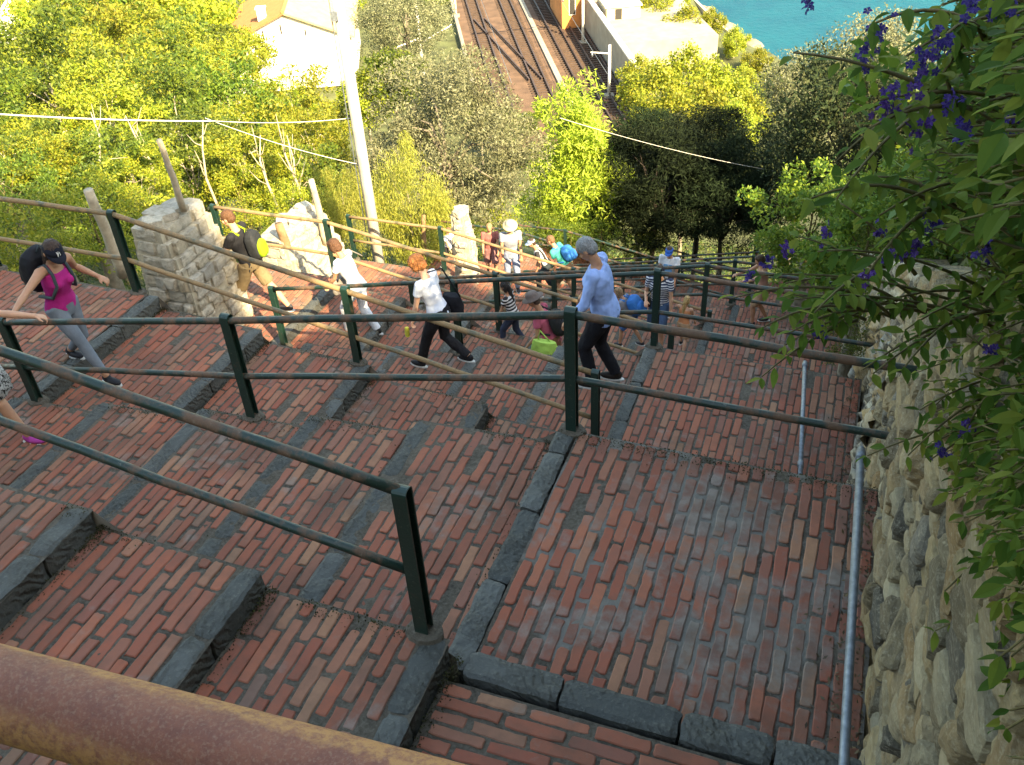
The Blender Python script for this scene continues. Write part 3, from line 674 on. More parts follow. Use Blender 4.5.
# ================================================================ STAIRWAY
# right landings at s in [-1.6,.5], left landings at s in [-9.4,-7.2]; each flight is 2.1 m wide in t
T = [0.25, 2.75, 4.88, 7.0, 9.03, 11.0, 12.95, 14.9, 16.9, 18.9, 20.95, 23.0, 25.1, 27.2, 29.3, 31.4]
NF = 13
STONES = {0: [-1.55, -2.67, -3.78, -4.9, -6.02, -7.15], 1: [-1.63, -2.76, -3.75, -4.86, -5.98, -7.1],
          2: [-7.06, -5.75, -4.45, -3.1, -1.85], 3: [-1.9, -3.0, -4.1, -5.3, -6.75]}
def zr(k):   # right landing level reached by flight pair (k even descends to it)
    return -4.3 - 2.1*(k//2)
def flight_pts(k):
    """list of (s, z_before, z_after) stones from top to bottom, end levels"""
    down_right = (k % 2 == 0)
    st = sorted(STONES.get(k, [-1.75-1.1*i for i in range(6)]))
    if not down_right: st = st[::-1]
    if down_right: ztop = -3.25 - 2.1*(k//2) ; zbot = zr(k) + (.13 if k == 0 else 0)
    else: ztop = zr(k); zbot = zr(k) - 1.05
    n = len(st); rise = .135 if n > 5 else .16
    ramp_total = (ztop - zbot) - rise*n
    span = abs(st[-1]-st[0])
    out = []; z = ztop; prev = st[0]
    for i, s in enumerate(st):
        z -= ramp_total*abs(s-prev)/span
        out.append((s, z, z-rise)); z -= rise; prev = s
    return out, down_right
def zflight(k, s):
    pts, dr = flight_pts(k)
    z = pts[0][1]
    for i in range(len(pts)):
        s0, zb, za = pts[i]
        past = (s > s0) if dr else (s < s0)
        if not past: return z if i == 0 else pts[i-1][2] + (zb-pts[i-1][2])*abs(s-pts[i-1][0])/max(1e-6, abs(s0-pts[i-1][0]))
        z = za
    return z
RZ = -PHI
def sroot(name, s, t, z):
    o = empty(name, W(s, t, z), RZ); return o
def brick(mb, cs, ct, cz, ls, lt, fine, slope=0.0):
    a = random.uniform(-.02, .02); ca, sa = math.cos(a), math.sin(a)
    if fine:
        h, q = ls/2, lt/2; k = random.uniform(.003, .013); pts = []
        lng = ls > lt; m_ = 6
        def sd(a, b, cnt):
            for i in range(cnt):
                f = i/cnt; pts.append((a[0]+(b[0]-a[0])*f+random.gauss(0, .0022), a[1]+(b[1]-a[1])*f+random.gauss(0, .0022)))
        c_ = [(h, -q+k), (h, q-k), (h-k, q), (-h+k, q), (-h, q-k), (-h, -q+k), (-h+k, -q), (h-k, -q)]
        if random.random() < .25:
            i_ = random.randrange(4)*2; c_[i_] = (c_[i_][0]*.9, c_[i_][1]*.93); c_[i_+1] = (c_[i_+1][0]*.93, c_[i_+1][1]*.9)
        cs_ = [5 if not lng else 2, 1, 5 if lng else 2, 1]*2
        for a_, b_, n_ in zip(c_, c_[1:]+c_[:1], cs_): sd(a_, b_, n_)
    else:
        h, q = ls/2, lt/2; k = .012
        pts = [(h, -q+k), (h, q-k), (h-k, q), (-h+k, q), (-h, q-k), (-h, -q+k), (-h+k, -q), (h-k, -q)]
        pts = [(x+random.uniform(-.004, .004), y+random.uniform(-.005, .005)) for x, y in pts]
    n = len(pts); top = random.uniform(-.003, .006)
    tx, ty = random.uniform(-.02, .02), random.uniform(-.01, .01)
    vs = []
    for sc, dz in ((1.0, -.02), (1.0, top-.005), (.86, top)):
        for x, y in pts:
            if dz == top: x2, y2 = x - math.copysign(min(abs(x), .006), x), y - math.copysign(min(abs(y), .006), y)
            else: x2, y2 = x, y
            vs.append((cs + x2*ca - y2*sa, ct + x2*sa + y2*ca, cz + dz + tx*x2 + ty*y2 + slope*x2))
    fs = []
    for j in range(2):
        for i in range(n): fs.append((j*n+i, j*n+(i+1) % n, (j+1)*n+(i+1) % n, (j+1)*n+i))
    fs.append(tuple(2*n+i for i in range(n)))
    mb.add(vs, fs)
def lay(mb, s0, s1, t0, t1, zf, along='t', fine=False, pitch=.081, miss=.012, slope=0.0):
    if s1-s0 < .08: return
    nc = max(1, round(((s1-s0) if along == 't' else (t1-t0))/pitch))
    w_ = ((s1-s0) if along == 't' else (t1-t0))/nc
    lo, hi = (t0, t1) if along == 't' else (s0, s1)
    for i in range(nc):
        c = ((s0 if along == 't' else t0) + w_*(i+.5))
        p = lo + .02 + (random.uniform(0, .03) if i % 2 else random.uniform(.15, .21)) - .0
        if i % 2 == 0 and p-lo > .11:
            l = p-lo-.04
            if l > .05:
                if along == 't': brick(mb, c, lo+.015+l/2, zf(c), w_*.8, l, fine, slope)
                else: brick(mb, lo+.015+l/2, c, zf(lo+l/2), l, w_*.8, fine, slope)
        while p < hi-.07:
            l = min(random.uniform(.27, .345), hi-.015-p)
            if random.random() > miss:
                jw = w_*random.uniform(.76, .87)
                if along == 't': brick(mb, c+random.uniform(-.006, .006), p+l/2, zf(c), jw, l, fine, slope)
                else: brick(mb, p+l/2, c+random.uniform(-.006, .006), zf(p+l/2), l, jw, fine, slope)
            p += l + random.uniform(.014, .034)
def bed(mb, s0, s1, t0, t1, zf, res=.06, amp=.005):
    ns = max(2, int((s1-s0)/res)); ntt = max(2, int((t1-t0)/res))
    vs = []
    for i in range(ns+1):
        for j in range(ntt+1):
            s = s0+(s1-s0)*i/ns; t = t0+(t1-t0)*j/ntt
            vs.append((s, t, zf(s) - .006 + amp*noise.noise(Vector((s*9, t*9, zf(s)))) + amp*.8*noise.noise(Vector((s*31, t*31, 0)))))
    fs = [(i*(ntt+1)+j, (i+1)*(ntt+1)+j, (i+1)*(ntt+1)+j+1, i*(ntt+1)+j+1) for i in range(ns) for j in range(ntt)]
    mb.add(vs, fs)
def stone_row(mb, s, t0, t1, ztop, width, height, side, fine, along='t', lens=(.55, .8)):
    """blocks in a row; outer face at coordinate s, body lies towards side (+1/-1)"""
    p = t0
    while p < t1-.05:
        l = min(random.uniform(*lens), t1-p)
        if t1-(p+l) < .25: l = t1-p
        w_ = width*random.uniform(.93, 1.05); hj = random.uniform(-.004, .006); sj = random.uniform(-.008, .008)
        na, nb, nc = (max(4, int(l/.035)), 6, 4) if fine else (max(2, int(l/.12)), 2, 1)
        g = .007
        idx = {}; vs = []; fs = []
        def vert(i, j, k):
            key = (i, j, k)
            if key in idx: return idx[key]
            a = p+g+(l-2*g)*i/na; b = (w_*j/nb)*side; c = -height+height*k/nc
            # round the arrises
            q = Vector(((i/na-.5)*2, (j/nb-.5)*2, k/nc))
            dz = 0; db = 0
            if k == nc and j in (0, nb): dz -= .009
            if k == nc and i in (0, na): dz -= .008
            if i in (0, na) and j in (0, nb): db = (.012 if j == 0 else -.012)*side
            nn = Vector((a*7, s*5+b*9, c*9+ztop*3))
            r1 = noise.noise(nn*1.2)*.010 + noise.noise(nn*4)*.006
            r2 = noise.noise(nn*1.3+Vector((5, 1, 2)))*.012
            A = (s+sj+b+db+r2*(1 if j in (0, nb) else .3), a + (noise.noise(nn*2+Vector((9, 9, 9)))*.01 if i in (0, na) else 0), ztop+hj+c+dz+(r1 if k == nc else 0))
            if along != 't': A = (A[1], A[0], A[2])
            idx[key] = len(vs); vs.append(A); return idx[key]
        def quad(a, b, c, d): fs.append((a, b, c, d))
        for i in range(na):
            for j in range(nb): quad(vert(i, j, nc), vert(i+1, j, nc), vert(i+1, j+1, nc), vert(i, j+1, nc))
            for k in range(nc):
                for j in (0, nb): quad(vert(i, j, k), vert(i+1, j, k), vert(i+1, j, k+1), vert(i, j, k+1))
        for k in range(nc):
            for j in range(nb):
                for i in (0, na): quad(vert(i, j, k), vert(i, j+1, k), vert(i, j+1, k+1), vert(i, j, k+1))
        mb.add(vs, fs); p += l
def side_wall(mb, s0, s1, t, zf, depth, toward, n=24):
    """retaining face under the downhill edge"""
    vs = []; 
    for i in range(n+1):
        s = s0+(s1-s0)*i/n
        for j in range(6):
            z = zf(s)-.012-depth*j/5
            vs.append((s, t+toward*(.0 if j == 0 else .02*noise.noise(Vector((s*4, z*6, t)))) , z))
    fs = [(i*6+j, (i+1)*6+j, (i+1)*6+j+1, i*6+j+1) for i in range(n) for j in range(5)]
    mb.add(vs, fs)
flush_rows = {}
for k in range(-1, NF):
    kk = k
    if k == -1: continue
    pts, dr = flight_pts(k)
    t0, t1 = T[k], T[k+1]
    fine = k <= 1; mid = k <= 3
    zf = lambda s, k=k: zflight(k, s)
    sl, sr = pts[0][0] if dr else pts[-1][0], pts[-1][0] if dr else pts[0][0]
    root = sroot('brick_steps', -4.4, (t0+t1)/2, zf(-4.4)-.3); tag(root, kind='structure')
    org = (-4.4, (t0+t1)/2, zf(-4.4)-.3)
    bk = MB(); bd = MB()
    EW = .145
    ss = [p[0] for p in pts]
    for i in range(len(pts)-1):
        a, b = pts[i], pts[i+1]
        if dr:   # going right; stone lies left of its riser face s, width EW
            lo, hi = a[0], b[0]-EW; zz = lambda s, a=a, b=b: a[2]+(b[1]-a[2])*(s-a[0])/(b[0]-a[0])
        else:
            lo, hi = b[0]+EW, a[0]; zz = lambda s, a=a, b=b: a[2]+(b[1]-a[2])*(s-a[0])/(b[0]-a[0])
        slope = (b[1]-a[2])/(b[0]-a[0])
        lay(bk, lo+.012, hi-.008, t0+.01, t1-.01, zz, 't', fine, slope=slope)
        bed(bd, min(a[0], b[0]), max(a[0], b[0]), t0, t1, zz, .05 if fine else .15)
    bd.build('mortar_bed', M['mortar'], root, org)
    bk.build('bricks', M['brick'], root, org)
    for (s, zb, za) in pts:
        sm = MB()
        stone_row(sm, s, t0+.005, t1-.005, zb+.004, EW, zb-za+.1, -1 if dr else 1, mid)
        sm.build('step_edge', M['edge'], root, org, smooth=False)
    sw = MB(); side_wall(sw, sl-.02, sr+.02, t1-.004, zf, 2.6, 1, 30)
    sw.build('retaining_face', M['retain'], root, org)
# right landings
def landing(sa, sb, ta, tb, z, k, cem=False, along='t', wallside=None):
    org = ((sa+sb)/2, (ta+tb)/2, z-.3)
    root = sroot('brick_landing', *org); tag(root, kind='structure')
    fine = k <= 1
    bk = MB(); bd = MB()
    lay(bk, sa+.01, sb-.01, ta+.01, tb-.01, lambda s: z, along, fine)
    bed(bd, sa, sb, ta, tb, lambda s: z, .05 if fine else .15)
    bd.build('mortar_bed', M['mortar'] if not cem else mortar((-.45-org[0], 3.75-org[1], z-org[2])), root, org)
    if cem:
        M['brick_cement'] = brick_mat('cement_smeared_brick', (-.45-org[0], 3.75-org[1], z-org[2]))
    bk.build('bricks', M['brick_cement'] if cem else M['brick'], root, org)
    sw = MB(); side_wall(sw, sa, sb, tb-.004, lambda s: z, 2.9, 1, 12); sw.build('retaining_face', M['retain'], root, org)
    return root, org
SR = .56
# lower half of first right landing + upper half (one step higher, bricks laid crosswise)
r1, o1 = landing(-1.63+.15, SR, 2.75, 4.88, -4.3, 0, cem=True)
sm = MB(); stone_row(sm, 2.80, -1.46, SR, -4.17+.006, .17, .2, -1, True, along='s', lens=(.45, .7)); sm.build('step_edge', M['edge'], r1, o1)
landing(-1.54, SR, .25, 2.6, -4.17, 0, along='s')
for k in range(2, NF+1, 2):
    z = zr(k)
    a, b = flight_pts(k)[0][-1][0], (flight_pts(k+1)[0][0][0]+.15 if k+1 < NF else -1.55)
    landing(a, SR, T[k], T[k+1]-.002, z, k)
    landing(b, SR, T[k+1]+.002, T[k+2], z, k)
for k in range(1, NF, 2):
    z = zr(k)-1.05
    a = flight_pts(k)[0][-1][0]; b = flight_pts(k+1)[0][0][0] if k+1 < NF else -7.2
    # the left landing of the pair, tied to the next flight's top stone
    landing(-9.5, a, T[k], T[k+1]-.002, z, k)
    landing(-9.5, b-.145, T[k+1]+.002, T[k+2], z, k)
landing(-9.5, -7.15-.145, T[0], T[1], -3.25, 0)

# ---------------------------------------------------------------- railings
def hpost(mb, s, t, z0, z1, w_=.075, d=.075, th=.010):
    # H profile: two flanges (faces -t and +t) and a web
    mb.box((s-w_/2, t-d/2, z0), (s+w_/2, t-d/2+th, z1))
    mb.box((s-w_/2, t+d/2-th, z0), (s+w_/2, t+d/2, z1))
    mb.box((s-th/2, t-d/2+th, z0), (s+th/2, t+d/2-th, z1-.003))
    # rounded strap over the top
    n = 8
    for i in range(n):
        a0, a1 = math.pi*i/n, math.pi*(i+1)/n
        y0, y1 = t-math.cos(a0)*d/2, t-math.cos(a1)*d/2
        h0, h1 = z1+math.sin(a0)*.03, z1+math.sin(a1)*.03
        mb.add([(s-w_/2, y0, h0), (s+w_/2, y0, h0), (s+w_/2, y1, h1), (s-w_/2, y1, h1), (s-w_/2, y0, h0-.008), (s+w_/2, y0, h0-.008), (s+w_/2, y1, h1-.008), (s-w_/2, y1, h1-.008)],
               [(0, 1, 2, 3), (7, 6, 5, 4), (0, 3, 7, 4), (1, 5, 6, 2)])
def railing(t, top, low, posts, label, mat_top, mat_low, group=None, rad=.029):
    """top/low: polylines [(s,z)]; posts: [(s, zbase, ztop)]"""
    s0, z0 = posts[0][0], posts[0][1]
    org = (s0, t, z0); root = sroot('handrail', *org)
    tag(root, label, 'railing', group)
    def sub(poly):
        out = []
        for (a, za), (b, zb) in zip(poly, poly[1:]):
            n = max(1, int(abs(b-a)/.45))
            for i in range(n):
                f = i/n; out.append((a+(b-a)*f, t+random.uniform(-.006, .006), za+(zb-za)*f+random.uniform(-.005, .005)))
        out.append((poly[-1][0], t, poly[-1][1])); return out
    mb = MB(); mb.tube(sub(top), rad, 14); mb.build('top_rail', mat_top, root, org, True)
    mb = MB(); mb.tube(sub(low), rad*.9, 14); mb.build('middle_rail', mat_low, root, org, True)
    for (s, zb, zt) in posts:
        mb = MB(); hpost(mb, s, t, zb-.02, zt); p = mb.build('post', M['post'], root, org)
        mb = MB()
        n = 12; ring = []
        for lv, (r, h) in enumerate(((.115, -.02), (.10, .012), (.05, .022))):
            ring.append([(s+math.cos(2*math.pi*i/n)*r*random.uniform(.85, 1.1), t+math.sin(2*math.pi*i/n)*r*.8, zb+h) for i in range(n)])
        mb.loft(ring, True); mb.build('mortar_foot', M['mortar'], p, org)
    return root
G, RU = M['green_rail'], M['rust_sunlit_rail']
# A: between flight 0 and 1
zA = lambda s: -3.0 + (-1.72-s)*.165 if s < -1.72 else -3.0
railing(2.75, [(-9.4, -2.15), (-7.1, -2.12), (-1.70, -3.0)], [(-9.4, -2.72), (-7.1, -2.68), (-1.70, -3.56)],
        [(-1.70, -4.02, -3.0), (-5.0, zflight(0, -5.0), -2.44), (-7.1, -3.25, -2.1)], 'dark railing with an open end post at the last step in the left foreground', G, G)
# B: from the wall at right along flight 1
zB = lambda s: -3.32 if s > -1.53 else -3.32 + (s+1.53)*.19
railing(4.88, [(.95, -3.34), (-1.53, -3.32), (-4.35, -3.86), (-6.8, -4.32), (-7.3, -4.36)], [(.95, -3.86), (-1.53, -3.84), (-4.35, -4.40), (-7.3, -4.9)],
        [(-1.53, -4.3, -3.29), (-4.33, zflight(1, -4.33), -3.83), (-6.8, zflight(1, -6.8), -4.29)], 'long green railing from the wall to the hand of the woman in pink', G, G)
def railing_left(k, label, mt, ml, send=-1.95):
    t = T[k]; zl = zr(k-2)-1.05; zrr = zl-1.05
    kink = -7.35
    railing(t, [(-9.45, zl+.98), (kink, zl+.98), (send, zrr+1.0)], [(-9.45, zl+.44), (kink, zl+.42), (send, zrr+.44)],
            [(kink, zl, zl+1.0), ((kink+send)/2+.05, zflight(k-1, (kink+send)/2+.05)+.0, (zl+zrr)/2+1.01), (send, zrr, zrr+1.02), (-9.4, zl, zl+1.0)], label, mt, ml)
def railing_right(k, label, mt, ml, send=-7.1):
    t = T[k]; zrr = zr(k-1); zl = zrr-1.05
    railing(t, [(.95, zrr+.98), (-1.8, zrr+1.0), (send, zl+.98)], [(.95, zrr+.46), (-1.8, zrr+.48), (send, zl+.46)],
            [(-1.8, zrr, zrr+1.03), (-4.35, zflight(k-1, -4.35), (zrr+zl)/2+1.01), (send, zl+.05, zl+1.0)], label, mt, ml)
railing_left(3, 'rusty yellow railing running from behind the woman in pink down to the man in blue', RU, RU)
railing_right(4, 'green railing passing behind the man in the blue shirt and before the boy in stripes', G, G)
railing_left(5, 'rusty railing behind the man with the yellow backpack, passing two stone piers', RU, RU)
railing_right(6, 'green railing behind the person in the blue cap', G, G)
railing_left(7, 'sunlit yellow railing kinking beside the white utility pole', RU, RU)
railing_right(8, 'second green railing behind the person in the blue cap', G, G)
for k in range(9, NF+1):
    (railing_left if k % 2 else railing_right)(k, 'distant green railing on the lower flights of the stairway', G, G)
for o in list(COL.objects):
    if o.get('label') == 'distant green railing on the lower flights of the stairway': o['group'] = 'railings far down the stairway'
# near rusty rail by the camera
_p = at_d(0, 692, .72); _s, _t = ST(_p.x, _p.y); _q = at_z(260, 764, _p.z); _s2, _t2 = ST(_q.x, _q.y)
_tt = lambda s: _t + (s-_s)*(_t2-_t)/(_s2-_s)
org = (-.6, _tt(-.6), -1.4)
root = sroot('handrail', *org); tag(root, 'thick rusty brown rail close up in the bottom left corner', 'railing')
mb = MB(); mb.tube([(x, _tt(x), _p.z) for x in (-1.5, -.9, -.4, 0, .45)], .0285, 48)
o = mb.build('top_rail', M['near_rust'], root, (-.6, _tt(-.6), _p.z), True); o.location = (0, 0, _p.z+1.4)
mb = MB(); mb.tube([(x, _tt(x), _p.z-.48) for x in (-1.5, -.5, .45)], .025, 16); mb.build('middle_rail', M['rust_sunlit_rail'], root, org, True)
mb = MB(); hpost(mb, -1.4, _tt(-1.4), -1.45, _p.z-.03); mb.build('post', M['post'], root, org)
# galvanised pipes along the wall foot
def pipe(pts, label):
    org = pts[0]; o = empty('water_pipe', W(*org), RZ); tag(o, label, 'pipe', )
    mb = MB(); mb.tube(pts, .024, 14); mb.build('tube', M['galv'], o, org, True)
    for i in (1,):
        a, b = Vector(pts[0]), Vector(pts[-1]); d = (b-a).normalized(); c = a+d*.18
        mb = MB(); mb.tube([c, c+d*.07], .031, 14); mb.build('coupling', M['galv'], o, org, True)
        c = b-d*.09
        mb = MB(); mb.tube([c, c+d*.06], .031, 14); mb.build('coupling', M['galv'], o, org, True)
pipe([(.47, 1.9, -4.1), (.45, 2.69, -4.06), (.38, 4.80, -3.93)], 'nearer grey steel pipe running up to the lower rail beside the rock wall')
_a = at_z(800, 480, -6.28); _b = at_z(805, 362, -6.2); _a = (*ST(_a.x, _a.y), -6.28); _b = (*ST(_b.x, _b.y), -6.2)
pipe([_a, tuple((p+q)/2 for p, q in zip(_a, _b)), _b], 'farther grey steel pipe at the foot of the wall beyond the green rails')
# ================================================================ ROCK WALL, PIERS, TERRAIN
def set_col(me, cols):
    at = me.color_attributes.new('Col', 'FLOAT_COLOR', 'POINT')
    a = np.ones((len(me.vertices), 4), dtype=np.float32); a[:, :3] = cols; at.data.foreach_set('color', a.ravel())
PAL = [(.50, .41, .26), (.42, .29, .13), (.24, .22, .18), (.60, .55, .42), (.33, .21, .09), (.13, .115, .085), (.50, .45, .34), (.27, .28, .27)]
def cellcol(p):
    r = random.Random(round(p.x*13.7, 2)*1.3+round(p.y*7.1, 2)*2.7+round(p.z*3.3, 2)); c = PAL[int(r.random()*len(PAL))]; k = .8+.4*r.random()
    return [c[0]*k, c[1]*k, c[2]*k]
def rockval(q):
    d, p = noise.voronoi(q)
    e = min(1.0, (d[1]-d[0])/.28)
    h = (e*e*(3-2*e)) + (random.Random(round(p[0].x*11+p[0].y*5+p[0].z*3, 2)).random()-.5)*.9
    return h, e, p[0]
def PL(t): return -1.73 - .525*t
def ztopwall(t): return PL(t) + 1.55 + .12*noise.noise(Vector((t*1.1, 3, 0)))
def rockwall(t0, t1, res, label, depth=.13):
    org = (SR+.1, t0, PL(t0)-2); o = empty('stone_wall', W(*org), RZ)
    nt_ = int((t1-t0)/res); nz = int(4.6/res)
    V = []; C = []; Fc = []
    for i in range(nt_+1):
        t = t0+(t1-t0)*i/nt_; zt = ztopwall(t)
        for j in range(nz+5):
            if j <= nz:
                z = zt-4.6+4.6*j/nz
                q = Vector((t/.62+.9*noise.noise(Vector((t*2, z*3, 1))), z/.105+1.3*noise.noise(Vector((t*1.1, z*1.6, 7))), 0))
                h, e, pc = rockval(q)
                big = noise.noise(Vector((t*.9, z*.9, 4)))*.10
                fine = noise.turbulence(Vector((t*7, z*11, 0)), 4, False)*.035
                s = SR + .07 - depth*h*.75 - big - fine + .10*(j/nz-.5)
                s = max(s, SR-.14)
                c = cellcol(pc)
                if e < .30: c = [.05, .038, .022]
                V.append((s-org[0], t-org[1], z-org[2])); C.append(c)
            else:
                f = (j-nz)/4; V.append((SR+.1+f*.7-org[0], t-org[1], zt+.05*f+.03*noise.noise(Vector((t*5, f*5, 0)))-org[2])); C.append((.14, .12, .07))
    m_ = nz+5
    for i in range(nt_):
        for j in range(m_-1): Fc.append((i*m_+j, i*m_+j+1, (i+1)*m_+j+1, (i+1)*m_+j))
    me = np_mesh('stone_face', np.array(V), np.array(Fc), M['rock'], smooth=False); set_col(me, C)
    link('stone_face', me, o); tag(o, label, 'wall'); return o
NEARWALL = True
rockwall(6.2, 34, .09, 'shaded stone retaining wall beside the lower landings behind the leaves')
def rough_block(mb, c, dx, dy, dz, rz, seed):
    n = 3; M_ = Matrix.Rotation(rz, 3, 'Z'); idx = {}; vs = []; fs = []
    def vert(i, j, k):
        key = (i, j, k)
        if key not in idx:
            q = Vector((i/n*2-1, j/n*2-1, k/n*2-1)); l = (abs(q.x)**9+abs(q.y)**9+abs(q.z)**9)**(1/9)
            e = q/max(1.0, l)*1.0; nn = noise.noise(q*1.3+Vector((seed, 0, 0)))*.16
            e = e*(1+nn); idx[key] = len(vs); vs.append(c+M_ @ Vector((e.x*dx/2, e.y*dy/2, e.z*dz/2)))
        return idx[key]
    for a in range(n):
        for b in range(n):
            for k in (0, n):
                fs.append((vert(a, b, k), vert(a+1, b, k), vert(a+1, b+1, k), vert(a, b+1, k)))
                fs.append((vert(a, k, b), vert(a+1, k, b), vert(a+1, k, b+1), vert(a, k, b+1)))
                fs.append((vert(k, a, b), vert(k, a+1, b), vert(k, a+1, b+1), vert(k, a, b+1)))
    mb.add(vs, fs)
def pier(c, size, top, label, seed):
    (s, t, zb), (ws, wt), h = c, size, top
    org = (s, t, zb); o = empty('stone_pier', W(*org), RZ); tag(o, label, 'stone pier', None)
    M['lime'] = M.get('lime') or simple('lime_mortar', (.38, .34, .26), .95, .3, 6, .8)
    rg = random.Random(seed); mb = MB(); core = MB()
    z = 0.0; k = 0
    while z < h-.05:
        ch = rg.uniform(.13, .21); f = 1-.20*z/h; a, b = ws*f/2, wt*f/2
        # the top courses step down towards the stairs
        cut = max(0, (z-h*.62)/(h*.38))
        for (p0, p1, ax) in (((-a, -b), (a*(1-cut), -b), 0), ((a*(1-cut*1.0), -b), (a*(1-cut), b), 1), ((a*(1-cut), b), (-a, b), 0), ((-a, b), (-a, -b), 1)):
            L_ = math.hypot(p1[0]-p0[0], p1[1]-p0[1]); q = -.02
            while q < L_-.04:
                l = min(rg.uniform(.17, .36), L_-q+.03); fx = (q+l/2)/max(L_, .01)
                x = p0[0]+(p1[0]-p0[0])*fx+rg.gauss(0, .018); y = p0[1]+(p1[1]-p0[1])*fx+rg.gauss(0, .018)
                rough_block(mb, Vector((x, y, z+ch/2)), (l*.97 if ax == 0 else .24), (.24 if ax == 0 else l*.97), ch*.95, rg.gauss(0, .07), rg.random()*50)
                q += l
        core.box((-a-.075, -b-.075, z-.01), (a*(1-cut)+.075, b+.075, z+ch-.012))
        z += ch; k += 1
    for i in range(5): rough_block(mb, Vector((rg.uniform(-ws*.35, 0), rg.uniform(-wt*.35, wt*.35), z+.03)), .28, .26, .14, rg.uniform(0, 3), i*7.1)
    mb.build('masonry', M['blocks'], o); core.build('mortar_core', M['lime'], o)
    return o
pier((-8.5, 9.15, -7.6), (.70, 1.0), 1.95, 'pale rubble stone pier behind the woman in pink', 1.5)
pier((-9.0, 12.6, -9.7), (.75, 1.5), 2.1, 'second pale stone pier between the man with the backpack and the woman in white', 7.5)
_q = at_y(466, 262, 19); _s, _t = ST(_q.x, _q.y)
pier((_s, _t, _q.z-.6), (.28, .28), 1.75, 'narrow ochre stone pier below the round olive tree', 12.5)
# near retaining wall: rough stones of many sizes bedded in earth and lime
def stonewall(t0, t1, label):
    org = (SR+.1, t0, PL(t0)-2); o = empty('stone_wall', W(*org), RZ); tag(o, label, 'wall')
    rg = random.Random(17); core = MB(); vs = []; nt2 = 90; nz2 = 50
    for i in range(nt2+1):
        t = t0+(t1-t0)*i/nt2; zt = ztopwall(t)
        for j in range(nz2+4):
            if j <= nz2:
                z = zt-4.6+4.6*j/nz2; s = SR+.055+.09*(j/nz2-.5)-.05*noise.noise(Vector((t*.9, z*.9, 4)))-.035*noise.turbulence(Vector((t*5, z*5, 0)), 4, False)
            else: f = (j-nz2)/3; s = SR+.12+f*.7; z = zt+.04*f+.03*noise.noise(Vector((t*5, f*5, 0)))
            vs.append((s, t, z))
    m_ = nz2+4
    core.add(vs, [(i*m_+j, i*m_+j+1, (i+1)*m_+j+1, (i+1)*m_+j) for i in range(nt2) for j in range(m_-1)])
    core.build('earth_and_lime', M['lime_dark'], o, org)
    st_ = MB()
    def put(t, z, l, h, d, n):
        zt = ztopwall(t); f = (z-(zt-4.6))/4.6; s = SR+.055+.09*(f-.5)-.05*noise.noise(Vector((t*.9, z*.9, 4)))
        c = Vector((s+rg.gauss(.012, .014), t, z)); e = rg.choice((3, 5, 9)); sd_ = rg.random()*90; rz = rg.gauss(0, .12); rx = rg.gauss(0, .10)
        Mr = Matrix.Rotation(rz, 3, 'Z') @ Matrix.Rotation(rx, 3, 'X'); idx = {}; v_ = []; f_ = []
        def vert(i, j, k):
            key = (i, j, k)
            if key not in idx:
                q = Vector((i/n*2-1, j/n*2-1, k/n*2-1)); L_ = (abs(q.x)**e+abs(q.y)**e+abs(q.z)**e)**(1/e); w_ = q/max(1.0, L_)
                w_ = w_*(1+.20*noise.noise(q*1.1+Vector((sd_, 0, 0)))+.10*noise.noise(q*3.1+Vector((0, sd_, 0))))
                idx[key] = len(v_); v_.append(c+Mr @ Vector((w_.x*d/2, w_.y*l/2, w_.z*h/2)))
            return idx[key]
        for a in range(n):
            for b in range(n):
                f_.append((vert(0, a, b), vert(0, a+1, b), vert(0, a+1, b+1), vert(0, a, b+1)))
                for k in (0, n):
                    f_.append((vert(a, b, k), vert(a+1, b, k), vert(a+1, b+1, k), vert(a, b+1, k)))
                    f_.append((vert(a, k, b), vert(a+1, k, b), vert(a+1, k, b+1), vert(a, k, b+1)))
        st_.add(v_, f_)
    r_ = 0.0
    while r_ < 4.5:
        ch = rg.uniform(.06, .15); t = t0+rg.uniform(0, .2)
        while t < t1:
            l = rg.uniform(.09, .42)*(1.25 if ch < .09 else 1)
            zt = ztopwall(t+l/2); z = zt-4.5+r_+ch/2+.03*noise.noise(Vector((t*1.2, r_*2, 5)))*2
            if z > PL(t)-3.2 and rg.random() > .04:
                if ch > .10 and l < .2 and rg.random() < .5:
                    put(t+l/2, z-ch*.26, l*.95, ch*.46, .13, 5); put(t+l/2, z+ch*.25, l*.9, ch*.44, .12, 5)
                else: put(t+l/2, z, l*.97, ch*.96, rg.uniform(.10, .19), 6)
            t += l
        r_ += ch
    st_.build('stones', M['wallstone'], o, org)
M['lime_dark'] = simple('earth_and_lime_joints', (.14, .115, .075), .95, .5, 7, .9)
stonewall(-.6, 6.3, 'rough cream and ochre stone retaining wall at the right edge of the near landings')
def stake(a, b, r, label, m, cat='post'):
    o = empty('wooden_post', a); tag(o, label, cat); mb = MB()
    a = Vector(a); b = Vector(b); pts = [a+(b-a)*i/6+Vector((random.uniform(-.01, .01), random.uniform(-.01, .01), 0)) for i in range(7)]
    mb.tube(pts, [r*(1-.25*i/6) for i in range(7)], 9); mb.build('shaft', m, o, a, True)
M['oldwood'] = simple('sun_bleached_wood', (.42, .36, .27), .9, .25, 9, .6)
M['brownwood'] = simple('brown_wood', (.24, .15, .08), .9, .3, 9, .6)
stake(at_y(184, 210, 11.6), at_y(160, 140, 11.3), .05, 'pale leaning wooden post on top of the stone pier', M['oldwood'])
stake(at_y(124, 275, 10.9), at_y(89, 190, 10.6), .08, 'thick white leaning post behind the rusty railing', M['oldwood'])
stake(at_y(327, 245, 15.2), at_y(311, 180, 15), .07, 'thin weathered post standing by the second stone pier', M['oldwood'])
